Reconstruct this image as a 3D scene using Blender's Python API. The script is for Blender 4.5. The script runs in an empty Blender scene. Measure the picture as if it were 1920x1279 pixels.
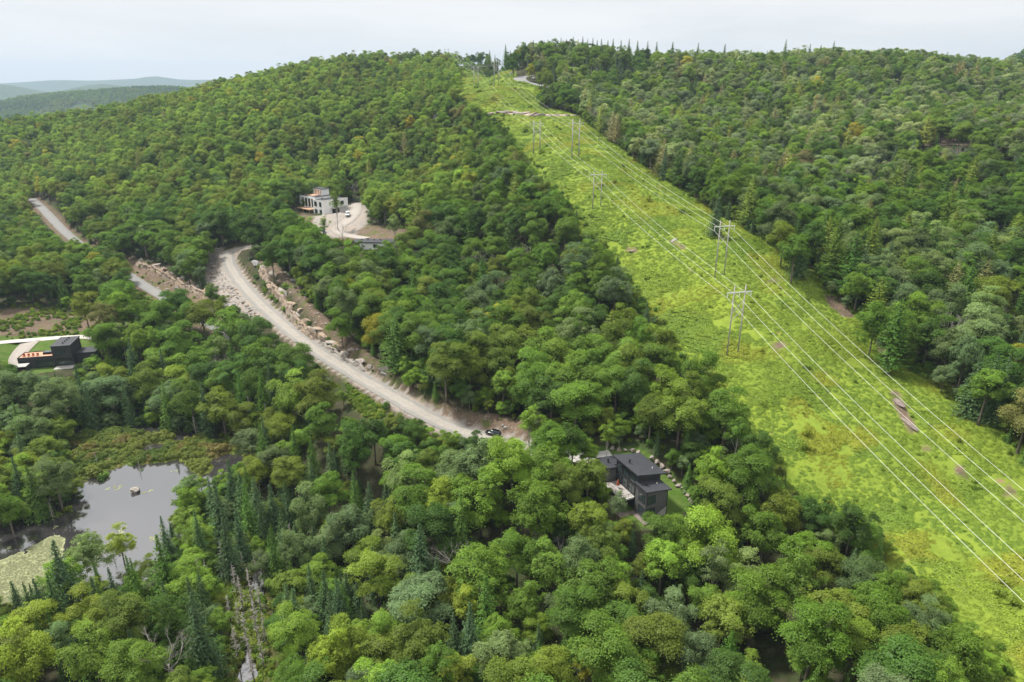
import bpy, math, random
import numpy as np
from mathutils import Vector, Matrix

# ------------------------------------------------------------------ camera, sky, sun, exposure
SC = bpy.context.scene
COL = SC.collection
CAM_H = 100.0
PITCH = math.radians(20.2)
cam = bpy.data.cameras.new('camera'); camo = bpy.data.objects.new('camera', cam); COL.objects.link(camo)
camo.location = (0, 0, CAM_H); camo.rotation_euler = (math.pi/2 - PITCH, 0, 0)
cam.sensor_width = 36; cam.lens = 24; cam.clip_start = 1; cam.clip_end = 30000
SC.camera = camo
SUN_DIR = Vector((-0.62, 0.34, 1.15)).normalized()      # towards the sun
SUN_EL = math.asin(SUN_DIR.z); SUN_AZ = math.atan2(SUN_DIR.x, SUN_DIR.y)
sun = bpy.data.lights.new('sun', 'SUN'); suno = bpy.data.objects.new('sun', sun); COL.objects.link(suno)
sun.energy = 3.7; sun.angle = math.radians(8); sun.color = (1.0, 0.965, 0.91)
suno.rotation_euler = SUN_DIR.to_track_quat('Z', 'Y').to_euler(); suno.location = (-300, 200, 600)
SC.view_settings.view_transform = 'Standard'; SC.view_settings.look = 'None'
SC.view_settings.exposure = 0.72; SC.view_settings.gamma = 1.0
SC.cycles.max_bounces = 5; SC.cycles.diffuse_bounces = 4; SC.cycles.transmission_bounces = 3; SC.cycles.volume_bounces = 1
SC.cycles.use_denoising = True

W = bpy.data.worlds.new('World'); SC.world = W; W.use_nodes = True
nt = W.node_tree; nt.nodes.clear()
def nn(nt, t, **kw):
    n = nt.nodes.new(t)
    for k, v in kw.items():
        if k.startswith('i_'): n.inputs[k[2:].replace('_', ' ')].default_value = v
        else: setattr(n, k, v)
    return n
sky = nn(nt, 'ShaderNodeTexSky', sky_type='NISHITA', sun_disc=False, sun_elevation=SUN_EL, sun_rotation=SUN_AZ)
geo = nn(nt, 'ShaderNodeTexCoord')
sep = nn(nt, 'ShaderNodeSeparateXYZ'); nt.links.new(geo.outputs['Generated'], sep.inputs[0])
zr = nn(nt, 'ShaderNodeMapRange'); zr.inputs[1].default_value = 0.0; zr.inputs[2].default_value = 1.0; zr.inputs[3].default_value = 5.15; zr.inputs[4].default_value = 10.0
nt.links.new(sep.outputs[2], zr.inputs[0])
mp = nn(nt, 'ShaderNodeMapping'); mp.inputs['Scale'].default_value = (1.4, 1.4, 9.0); nt.links.new(geo.outputs['Generated'], mp.inputs[0])
nz = nn(nt, 'ShaderNodeTexNoise'); nz.inputs['Scale'].default_value = 2.2; nz.inputs['Detail'].default_value = 5; nz.inputs['Distortion'].default_value = 0.4
nt.links.new(mp.outputs[0], nz.inputs['Vector'])
cr = nn(nt, 'ShaderNodeValToRGB'); cr.color_ramp.elements[0].position = 0.36; cr.color_ramp.elements[0].color = (0.955, 0.965, 0.97, 1)
cr.color_ramp.elements[1].position = 0.66; cr.color_ramp.elements[1].color = (1.10, 1.085, 1.065, 1)
nt.links.new(nz.outputs[0], cr.inputs[0])
vm = nn(nt, 'ShaderNodeVectorMath', operation='SCALE'); nt.links.new(cr.outputs[0], vm.inputs[0]); nt.links.new(zr.outputs[0], vm.inputs['Scale'])
mx = nn(nt, 'ShaderNodeMixRGB'); mx.inputs[0].default_value = 0.96
nt.links.new(sky.outputs[0], mx.inputs[1]); nt.links.new(vm.outputs[0], mx.inputs[2])
bg = nn(nt, 'ShaderNodeBackground'); bg.inputs['Strength'].default_value = 0.1
nt.links.new(mx.outputs[0], bg.inputs[0])
wo = nn(nt, 'ShaderNodeOutputWorld'); nt.links.new(bg.outputs[0], wo.inputs[0])

# ------------------------------------------------------------------ helpers
rng = np.random.default_rng(7); random.seed(7)
K = 1.25                                  # survey units to metres
CP, SP, FOC = math.cos(PITCH), math.sin(PITCH), 1280.0
def P(u, v, d):                           # picture point and surveyed distance -> world point
    a = (u - 960) / FOC; b = (639.5 - v) / FOC; d = d * K
    return np.array([a*d, d*(CP + b*SP), CAM_H + d*(-SP + b*CP)])
def proj(x, y, z):                        # world -> photo pixel, depth
    zz = np.asarray(z) - CAM_H; y = np.asarray(y)
    d = y*CP - zz*SP; up = y*SP + zz*CP
    d = np.where(d < 0.1, 0.1, d)
    return 960 + FOC*np.asarray(x)/d, 639.5 - FOC*up/d, d
def smooth(a, b, x):
    t = np.clip((x - a) / (b - a), 0, 1); return t*t*(3 - 2*t)
def vnoise(x, y, s, seed=0):              # smooth value noise
    x = np.asarray(x) / s; y = np.asarray(y) / s
    xi = np.floor(x).astype(np.int64); yi = np.floor(y).astype(np.int64); fx = x - xi; fy = y - yi
    def h(i, j):
        n = (i*374761393 + j*668265263 + seed*974711) & 0x7fffffff
        n = ((n ^ (n >> 13)) * 1274126177) & 0x7fffffff
        return ((n ^ (n >> 16)) & 0xffff) / 65535.0
    fx = fx*fx*(3-2*fx); fy = fy*fy*(3-2*fy)
    return (h(xi, yi)*(1-fx) + h(xi+1, yi)*fx)*(1-fy) + (h(xi, yi+1)*(1-fx) + h(xi+1, yi+1)*fx)*fy
def inside(poly, x, y):
    poly = np.asarray(poly); x = np.asarray(x); y = np.asarray(y)
    r = np.zeros(x.shape, bool); n = len(poly)
    for i in range(n):
        x0, y0 = poly[i]; x1, y1 = poly[(i+1) % n]
        c = ((y0 > y) != (y1 > y))
        with np.errstate(divide='ignore', invalid='ignore'):
            r ^= c & (x < (x1 - x0)*(y - y0)/((y1 - y0) if y1 != y0 else 1e-9) + x0)
    return r
def seg_dist(poly, x, y, closed=False):
    x = np.asarray(x, float); y = np.asarray(y, float)
    best = np.full(x.shape, 1e9); par = np.zeros(x.shape); n = len(poly)
    for i in range(n if closed else n - 1):
        ax, ay = poly[i][:2]; bx, by = poly[(i+1) % n][:2]
        dx, dy = bx-ax, by-ay; L = dx*dx + dy*dy + 1e-9
        t = np.clip(((x-ax)*dx + (y-ay)*dy)/L, 0, 1)
        d = np.hypot(x - ax - t*dx, y - ay - t*dy)
        m = d < best; best = np.where(m, d, best); par = np.where(m, i + t, par)
    return best, par
def pmask(poly, x, y, soft=2.0, off=0.0):          # 1 inside a world polygon, soft edge
    poly = np.asarray(poly)[:, :2]
    m = (x > poly[:,0].min()-9) & (x < poly[:,0].max()+9) & (y > poly[:,1].min()-9) & (y < poly[:,1].max()+9)
    out = np.zeros(x.shape)
    if m.any():
        d, _ = seg_dist(poly, x[m], y[m], True); ins = inside(poly, x[m], y[m])
        out[m] = smooth(-soft, soft, np.where(ins, d, -d) + off)
    return out
def link(o, parent=None):
    COL.objects.link(o)
    if parent is not None: o.parent = parent
    return o
def tag(o, label=None, cat=None, group=None, kind=None):
    for k, v in (('label', label), ('category', cat), ('group', group), ('kind', kind)):
        if v: o[k] = v
    return o
def empty(name, loc, rz=0.0, label=None, cat=None, group=None):
    o = bpy.data.objects.new(name, None); o.empty_display_size = 0.5
    o.location = loc; o.rotation_euler = (0, 0, rz); link(o); return tag(o, label, cat, group)
def mesh_np(name, V, F, mats=(), smooth_=False, mi=None):
    me = bpy.data.meshes.new(name)
    V = np.asarray(V, np.float32).reshape(-1, 3)
    if isinstance(F, np.ndarray):
        n, k = F.shape
        me.vertices.add(len(V)); me.vertices.foreach_set('co', V.ravel())
        me.loops.add(n*k); me.loops.foreach_set('vertex_index', F.astype(np.int32).ravel())
        me.polygons.add(n); me.polygons.foreach_set('loop_start', np.arange(0, n*k, k, dtype=np.int32))
        me.polygons.foreach_set('loop_total', np.full(n, k, np.int32))
    else:
        me.from_pydata(V.tolist(), [], F)
    for m in mats: me.materials.append(m)
    if mi is not None: me.polygons.foreach_set('material_index', np.asarray(mi, np.int32))
    if smooth_: me.polygons.foreach_set('use_smooth', np.ones(len(me.polygons), bool))
    me.update(calc_edges=True); me.validate()
    return me
def fattr(me, name, vals, dom='POINT'):
    a = me.attributes.new(name, 'FLOAT', dom); a.data.foreach_set('value', np.asarray(vals, np.float32))
class MB:                                  # collects shapes that become ONE mesh
    def __init__(s): s.v = []; s.f = []
    def add(s, V, F):
        n = len(s.v); s.v += [tuple(map(float, p)) for p in V]; s.f += [tuple(i + n for i in f) for f in F]; return s
    def box(s, x0, x1, y0, y1, z0, z1, z1b=None, z0b=None):
        """box; z1b / z0b: other heights on the x1 side (a shed roof)"""
        a = z1; b = z1 if z1b is None else z1b; c0 = z0; d0 = z0 if z0b is None else z0b
        return s.add([(x0,y0,c0),(x1,y0,d0),(x1,y1,d0),(x0,y1,c0),(x0,y0,a),(x1,y0,b),(x1,y1,b),(x0,y1,a)],
                     [(3,2,1,0),(4,5,6,7),(0,1,5,4),(1,2,6,5),(2,3,7,6),(3,0,4,7)])
    def tube(s, pts, rad, n=6, cap=True):
        pts = [Vector(p) for p in pts]
        if not hasattr(rad, '__len__'): rad = [rad]*len(pts)
        V = []; F = []; up = Vector((0.123, 0.31, 0.94))
        for i, p in enumerate(pts):
            t = (pts[min(i+1, len(pts)-1)] - pts[max(i-1, 0)]).normalized()
            a = t.cross(up)
            if a.length < 1e-3: a = t.cross(Vector((1, 0, 0)))
            a.normalize(); b = t.cross(a)
            for k in range(n):
                w = 2*math.pi*k/n; V.append(p + (a*math.cos(w) + b*math.sin(w))*rad[i])
        for i in range(len(pts)-1):
            for k in range(n): F.append((i*n+k, i*n+(k+1) % n, (i+1)*n+(k+1) % n, (i+1)*n+k))
        if cap: F.append(tuple(range(n))[::-1]); F.append(tuple((len(pts)-1)*n + k for k in range(n)))
        return s.add(V, F)
    def build(s, name, mat, parent=None, smooth_=False, bevel=0):
        me = mesh_np(name, s.v, s.f, [mat], smooth_)
        o = bpy.data.objects.new(name, me); link(o, parent)
        if bevel:
            m = o.modifiers.new('bevel', 'BEVEL'); m.width = bevel; m.segments = 2; m.limit_method = 'ANGLE'
        return o

# ------------------------------------------------------------------ materials
def new_mat(name):
    m = bpy.data.materials.new(name); m.use_nodes = True; m.node_tree.nodes.clear(); return m, m.node_tree
def noise_fac(nt, scale, detail=4, lo=0.35, hi=0.65, coord='Object', rough=0.55, vec=None):
    if vec is None:
        tc = nn(nt, 'ShaderNodeTexCoord'); vec = tc.outputs[coord]
    n = nn(nt, 'ShaderNodeTexNoise'); n.inputs['Scale'].default_value = scale; n.inputs['Detail'].default_value = detail; n.inputs['Roughness'].default_value = rough
    nt.links.new(vec, n.inputs['Vector'])
    r = nn(nt, 'ShaderNodeMapRange'); r.inputs[1].default_value = lo; r.inputs[2].default_value = hi
    nt.links.new(n.outputs[0], r.inputs[0]); return r.outputs[0]
def mixc(nt, fac, a, b, mode='MIX'):
    m = nn(nt, 'ShaderNodeMixRGB', blend_type=mode)
    for i, x in ((0, fac), (1, a), (2, b)):
        if hasattr(x, 'links') or hasattr(x, 'is_linked'): nt.links.new(x, m.inputs[i])
        elif isinstance(x, (int, float)): m.inputs[i].default_value = x if i == 0 else (x, x, x, 1)
        else: m.inputs[i].default_value = (*x, 1)
    return m.outputs[0]
def out_principled(nt, col, rough=0.8, bump=None, bump_s=0.3, bump_d=0.1, metal=0.0, spec=0.3):
    b = nn(nt, 'ShaderNodeBsdfPrincipled'); o = nn(nt, 'ShaderNodeOutputMaterial')
    if hasattr(col, 'is_linked'): nt.links.new(col, b.inputs['Base Color'])
    else: b.inputs['Base Color'].default_value = (*col, 1)
    b.inputs['Roughness'].default_value = rough; b.inputs['Metallic'].default_value = metal; b.inputs['Specular IOR Level'].default_value = spec
    if bump is not None:
        bn = nn(nt, 'ShaderNodeBump'); bn.inputs['Strength'].default_value = bump_s; bn.inputs['Distance'].default_value = bump_d
        nt.links.new(bump, bn.inputs['Height']); nt.links.new(bn.outputs[0], b.inputs['Normal'])
    nt.links.new(b.outputs[0], o.inputs[0]); return b
def simple(name, c1, c2=None, scale=1.0, rough=0.8, bump=0.0, bump_d=0.05, metal=0.0, spec=0.3, coord='Object', detail=5):
    m, nt = new_mat(name)
    if c2 is None: c2 = tuple(x*0.8 for x in c1)
    f = noise_fac(nt, scale, detail, coord=coord)
    out_principled(nt, mixc(nt, f, c1, c2), rough, f if bump else None, bump, bump_d, metal, spec)
    return m
def foliage_mat(name, trans=0.3):
    m, nt = new_mat(name)
    at = nn(nt, 'ShaderNodeAttribute', attribute_name='tint', attribute_type='INSTANCER')
    lf = nn(nt, 'ShaderNodeAttribute', attribute_name='leaf', attribute_type='GEOMETRY')
    col = mixc(nt, 1.0, at.outputs['Color'], lf.outputs['Color'], 'MULTIPLY')
    d = nn(nt, 'ShaderNodeBsdfDiffuse'); t = nn(nt, 'ShaderNodeBsdfTranslucent'); g = nn(nt, 'ShaderNodeBsdfGlossy'); g.inputs['Roughness'].default_value = 0.5
    g.inputs['Color'].default_value = (0.8, 0.85, 0.9, 1)
    nt.links.new(col, d.inputs[0]); tc = mixc(nt, 1.0, col, (1.0, 1.05, 0.45), 'MULTIPLY'); nt.links.new(tc, t.inputs[0])
    m1 = nn(nt, 'ShaderNodeMixShader'); m1.inputs[0].default_value = trans; nt.links.new(d.outputs[0], m1.inputs[1]); nt.links.new(t.outputs[0], m1.inputs[2])
    m2 = nn(nt, 'ShaderNodeMixShader'); m2.inputs[0].default_value = 0.010; nt.links.new(m1.outputs[0], m2.inputs[1]); nt.links.new(g.outputs[0], m2.inputs[2])
    o = nn(nt, 'ShaderNodeOutputMaterial'); nt.links.new(m2.outputs[0], o.inputs[0]); return m
M = {}
M['leaf'] = foliage_mat('leaves', 0.42)
M['needle'] = foliage_mat('needles', 0.06)
M['cover'] = foliage_mat('ground_leaves', 0.3)
M['bark'] = simple('bark', (0.17, 0.14, 0.11), (0.09, 0.075, 0.06), 2.5)
M['pale_bark'] = simple('pale_bark', (0.5, 0.47, 0.42), (0.3, 0.27, 0.23), 1.8)
M['dead'] = simple('dead_wood', (0.38, 0.35, 0.32), (0.25, 0.22, 0.2), 2.0)
M['pole'] = simple('weathered_pole', (0.42, 0.39, 0.37), (0.30, 0.28, 0.26), 1.2)
M['arm'] = simple('pale_crossarm', (0.62, 0.64, 0.60), (0.50, 0.51, 0.48), 1.5, 0.6)
M['insul'] = simple('insulator', (0.75, 0.78, 0.74), (0.62, 0.65, 0.62), 3, 0.3)
M['wire'] = simple('aluminium_wire', (0.8, 0.8, 0.74), (0.72, 0.72, 0.66), 0.2, 0.45)
M['char'] = simple('charcoal_cladding', (0.050, 0.051, 0.054), (0.039, 0.040, 0.043), 1.2, 0.6)
M['roofdark'] = simple('dark_membrane_roof', (0.042, 0.044, 0.050), (0.033, 0.035, 0.040), 0.9, 0.6)
M['black'] = simple('black_metal', (0.02, 0.02, 0.022), (0.012, 0.012, 0.014), 2, 0.4)
M['greywall'] = simple('grey_cladding', (0.112, 0.112, 0.109), (0.09, 0.09, 0.088), 1.5, 0.7)
M['concrete'] = simple('concrete', (0.42, 0.41, 0.38), (0.33, 0.32, 0.30), 0.8, 0.85)
M['whitewall'] = simple('white_house_wrap', (0.82, 0.82, 0.81), (0.75, 0.75, 0.74), 0.5, 0.6)
M['cedar'] = simple('cedar_boards', (0.52, 0.30, 0.19), (0.42, 0.24, 0.15), 1.6, 0.7)
M['ply'] = simple('plywood', (0.55, 0.35, 0.22), (0.45, 0.28, 0.18), 0.9, 0.7)
M['deckgrey'] = simple('grey_deck', (0.36, 0.33, 0.30), (0.27, 0.25, 0.23), 1.4, 0.8)
M['whitetrim'] = simple('white_trim', (0.74, 0.72, 0.66), (0.64, 0.62, 0.58), 1.2, 0.6)
M['patio'] = simple('brown_pavers', (0.22, 0.18, 0.16), (0.16, 0.13, 0.12), 3.0, 0.85)
M['rust'] = simple('rust_red_cloth', (0.38, 0.09, 0.04), (0.25, 0.06, 0.03), 2.0, 0.8)
def glass_mat():
    m, nt = new_mat('window_glass'); b = out_principled(nt, (0.035, 0.05, 0.05), 0.06, spec=0.9); return m
M['glass'] = glass_mat()
M['carblack'] = simple('black_car_paint', (0.008, 0.008, 0.01), (0.006, 0.006, 0.008), 1, 0.18, spec=0.7)
M['carwhite'] = simple('white_car_paint', (0.78, 0.78, 0.77), (0.74, 0.74, 0.73), 1, 0.3, spec=0.5)
M['tyre'] = simple('tyre_rubber', (0.018, 0.018, 0.018), (0.012, 0.012, 0.012), 3, 0.9)
M['rim'] = simple('wheel_rim', (0.35, 0.35, 0.36), (0.25, 0.25, 0.26), 3, 0.4, metal=0.6)
M['redlight'] = simple('red_lamp_lens', (0.4, 0.02, 0.02), (0.3, 0.015, 0.015), 3, 0.3)
M['lens'] = simple('lamp_lens', (0.7, 0.7, 0.68), (0.6, 0.6, 0.6), 3, 0.2)
M['blue'] = simple('blue_plastic', (0.04, 0.12, 0.35), (0.03, 0.09, 0.28), 2, 0.5)
def rock_mat(name, a, b, c, sc=0.6):
    m, nt = new_mat(name); f = noise_fac(nt, sc, 6); g = noise_fac(nt, sc*5, 5, 0.4, 0.7)
    out_principled(nt, mixc(nt, g, mixc(nt, f, a, b), c), 0.9, g, 0.6, 0.15); return m
M['rock'] = rock_mat('tan_granite', (0.40, 0.35, 0.29), (0.31, 0.285, 0.255), (0.20, 0.18, 0.16))
M['rockorange'] = rock_mat('orange_stained_granite', (0.38, 0.27, 0.17), (0.34, 0.285, 0.23), (0.16, 0.13, 0.115), 0.35)
M['rocksoil'] = rock_mat('brown_weathered_rock', (0.25, 0.195, 0.17), (0.18, 0.145, 0.13), (0.115, 0.095, 0.085))
M['rockgrey'] = rock_mat('grey_granite', (0.36, 0.34, 0.32), (0.27, 0.26, 0.25), (0.17, 0.165, 0.16))
M['rockpink'] = rock_mat('pink_granite', (0.37, 0.305, 0.265), (0.28, 0.235, 0.21), (0.17, 0.145, 0.13))

# ------------------------------------------------------------------ terrain heights (thin-plate spline through surveyed points)
TH = 11.0                                  # canopy height in survey units
CTRL = [  # u, v, distance, canopy above ground (survey units)
 (1360,672,170,0),(1386,655,172,0),(1340,520,198,0),(1358,511,200,0),(1111,388,248,0),(1126,386,250,0),(1081,296,292,0),
 (1006,286,325,0),(932,158,440,0),(893,168,480,0),(850,127,600,0),(880,130,600,0),(890,127,690,0),(850,132,700,0),(930,125,680,0),(1000,216,380,0),(985,150,470,0),(1010,160,455,0),
 (1900,860,138,0),(1650,650,181,0),(1560,565,193,0),(1340,400,248,0),(1240,330,296,0),(1085,216,395,0),(1850,1150,106,0),(1905,1279,94,0),
 (1208,985,128.5,0),(1247,946,133,0),(1120,858,141,0),(1290,945,134,0),(1200,835,147,0),
 (930,822,159,0),(850,800,163,0),(780,765,169,0),(700,725,182,0),(640,690,194,0),(575,650,208,0),(530,615,220,0),(500,590,229,0),(440,515,266,0),(430,480,281,0),
 (620,440,284,0),(652,402,303,0),(570,395,316,0),(715,455,262,0),(560,380,330,0),(640,350,345,TH),
 (760,740,172,0),(900,790,166,-1.5),(1000,800,160,-1),
 (300,552,267,0),(245,517,290,0),(120,440,343,0),(70,380,415,0),(200,610,228,0),
 (120,690,206,0),(30,660,212,0),(140,632,226,0),(0,640,214,0),(60,600,236,0),(100,500,258,TH),
 (300,700,196,TH),(300,850,178,0),(200,860,171,0),(450,850,172,0),
 (250,900,162.5,0),(160,960,150.5,0),(300,1000,144,0),(30,1060,133,0),(60,1120,124.5,0),(330,1070,133,0),(-80,1000,141,0),
 (450,1100,126,0),(450,1279,103,0),(560,1000,134,TH),(700,1000,129,TH),(960,1279,87,TH),(600,1279,90,TH),(200,1279,92,TH),(1400,1279,86,TH),(1250,1100,112,TH),(1500,1000,118,TH),
 (700,98,560,TH+6),(550,120,540,TH+5),(420,150,540,TH+4),(250,185,560,TH+3),(0,228,590,TH),(-200,260,600,TH),(0,290,480,TH),(100,330,395,TH),(400,230,430,TH),(700,200,430,TH),(800,150,480,TH),(500,300,375,TH),(832,128,560,TH+3),(812,112,570,TH+4),(800,100,585,TH+6),(900,400,262,TH),(900,550,215,TH),(1000,480,225,TH),(1100,650,175,TH),(800,330,330,TH),
 (1300,98,520,TH+3),(1100,76,500,TH+3),(1000,80,500,TH+2),(1500,92,520,TH+3),(1700,103,540,TH),(1900,138,560,TH),(2100,152,560,TH),(1800,120,550,TH),(1900,200,400,TH),(1500,250,340,TH),(1700,400,240,TH),(1900,600,168,TH),(1300,200,400,TH),(1150,180,420,TH),(1780,268,325,1),(2100,450,210,TH),
]
cps = []
for u, v, d, h in CTRL:
    p = P(u, v, d); p[2] -= h*K; cps.append(p)
for x, y, z in [(-600,900,-10),(0,900,60),(300,900,80),(650,850,50),(-650,500,5),(-700,250,-5),(-450,60,-6),(500,160,30),(450,350,80),(700,550,85),(0,-90,0),(130,-90,-2),(-170,-60,-6),(-300,-100,-8),(300,-100,-2),(260,60,3),(-260,150,-6)]:
    cps.append(np.array([x, y, z])*np.array([1.0, 1.0, 1.0]))
cps = np.array(cps)
def tps_fit(pts, lam):
    n = len(pts); xy = pts[:, :2]/100.0
    r2 = ((xy[:, None] - xy[None])**2).sum(-1); Kk = np.where(r2 > 0, 0.5*r2*np.log(r2 + 1e-12), 0) + lam*np.eye(n)
    Q = np.hstack([np.ones((n, 1)), xy]); A = np.block([[Kk, Q], [Q.T, np.zeros((3, 3))]])
    return np.linalg.solve(A, np.concatenate([pts[:, 2], np.zeros(3)]))
TPSW = tps_fit(cps, 0.02)
def tps(x, y):
    sh = np.shape(x); x = np.ravel(x)/100.0; y = np.ravel(y)/100.0; o = np.zeros(x.shape)
    for s in range(0, len(x), 20000):
        xs, ys = x[s:s+20000, None], y[s:s+20000, None]
        r2 = (xs - cps[:, 0]/100)**2 + (ys - cps[:, 1]/100)**2
        o[s:s+20000] = (0.5*r2*np.log(r2 + 1e-12)) @ TPSW[:-3] + TPSW[-3] + TPSW[-2]*xs[:, 0] + TPSW[-1]*ys[:, 0]
    return o.reshape(sh)
def axis(a, b, step, lo, hi, g):
    c = list(np.arange(a, b + 0.1, step)); s = step; x = c[-1]
    while x < hi: s *= g; x += s; c.append(x)
    s = step; x = c[0]; pre = []
    while x > lo: s *= g; x -= s; pre.append(x)
    return np.array(pre[::-1] + c)
GX = axis(-330, 330, 2.5, -9000, 9000, 1.035); GY = axis(40, 620, 2.5, -600, 12000, 1.035)
XX, YY = np.meshgrid(GX, GY)
dist = np.hypot(XX, YY)
near = smooth(1150, 800, np.hypot(XX, YY - 200))
ZZ = tps(np.clip(XX, -1100, 1100), np.clip(YY, -250, 1200))
def bump2(cx, cy, sx, sy, h, rot=0.0):
    c, s = math.cos(rot), math.sin(rot); dx = XX - cx; dy = YY - cy
    a = (dx*c + dy*s)/sx; b = (-dx*s + dy*c)/sy
    return h*np.exp(-(a*a + b*b))
far = -35 + 14*vnoise(XX, YY, 700, 3) + 10*vnoise(XX, YY, 260, 4)
hills = [bump2(-1520, 2900, 640, 420, 124, 0.12), bump2(-2700, 2300, 700, 500, 50, 0.0), bump2(-3950, 5460, 620, 500, 192, 0.1), bump2(-3100, 5500, 520, 450, 160, 0.0), bump2(-5200, 5300, 900, 600, 190),
         bump2(-4200, 8900, 3600, 700, 252), bump2(-4300, 8850, 500, 500, 276), bump2(2600, 8600, 2600, 700, 200), bump2(1060, 1400, 190, 260, 205), bump2(2600, 3200, 1600, 900, 150)]
far += np.maximum.reduce(hills)
far += ((vnoise(XX, YY, 620, 11) - .5)*48 + (vnoise(XX, YY, 300, 13) - .5)*20)*smooth(3500, 5000, dist) + (vnoise(XX, YY, 330, 12) - .5)*26*smooth(1500, 2500, dist)
ZZ = ZZ*near + far*(1 - near)
ZZ += (vnoise(XX, YY, 22, 5) - .5)*1.6*near + (vnoise(XX, YY, 9, 6) - .5)*0.5*near
def gz(x, y):                              # ground height by bilinear look-up
    x = np.asarray(x, float); y = np.asarray(y, float)
    i = np.clip(np.searchsorted(GX, x) - 1, 0, len(GX)-2); j = np.clip(np.searchsorted(GY, y) - 1, 0, len(GY)-2)
    fx = np.clip((x - GX[i])/(GX[i+1]-GX[i]), 0, 1); fy = np.clip((y - GY[j])/(GY[j+1]-GY[j]), 0, 1)
    return (ZZ[j, i]*(1-fx) + ZZ[j, i+1]*fx)*(1-fy) + (ZZ[j+1, i]*(1-fx) + ZZ[j+1, i+1]*fx)*fy
def hit(uv, lift=0.0, dmax=700.0):         # where the sight lines through these photo points meet the ground (+lift)
    uv = np.asarray(uv, float).reshape(-1, 2); D = np.arange(60, dmax*K, 1.0)
    a = ((uv[:, 0]-960)/FOC)[:, None]; b = ((639.5-uv[:, 1])/FOC)[:, None]
    x = a*D; y = D*(CP + b*SP); z = CAM_H + D*(-SP + b*CP)
    l = np.broadcast_to(np.asarray(lift, float).reshape(-1, 1), (len(uv), 1))
    below = z < gz(x, y) + l
    k = np.where(below.any(1), below.argmax(1), len(D)-1); r = np.arange(len(uv))
    return np.stack([x[r, k], y[r, k], z[r, k]], 1)
def hitz(uv, z):                           # where they meet the level z
    uv = np.asarray(uv, float).reshape(-1, 2); b = (639.5-uv[:, 1])/FOC; d = (z-CAM_H)/(-SP + b*CP)
    return np.stack([(uv[:, 0]-960)/FOC*d, d*(CP + b*SP), np.full(len(uv), z)], 1)

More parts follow.
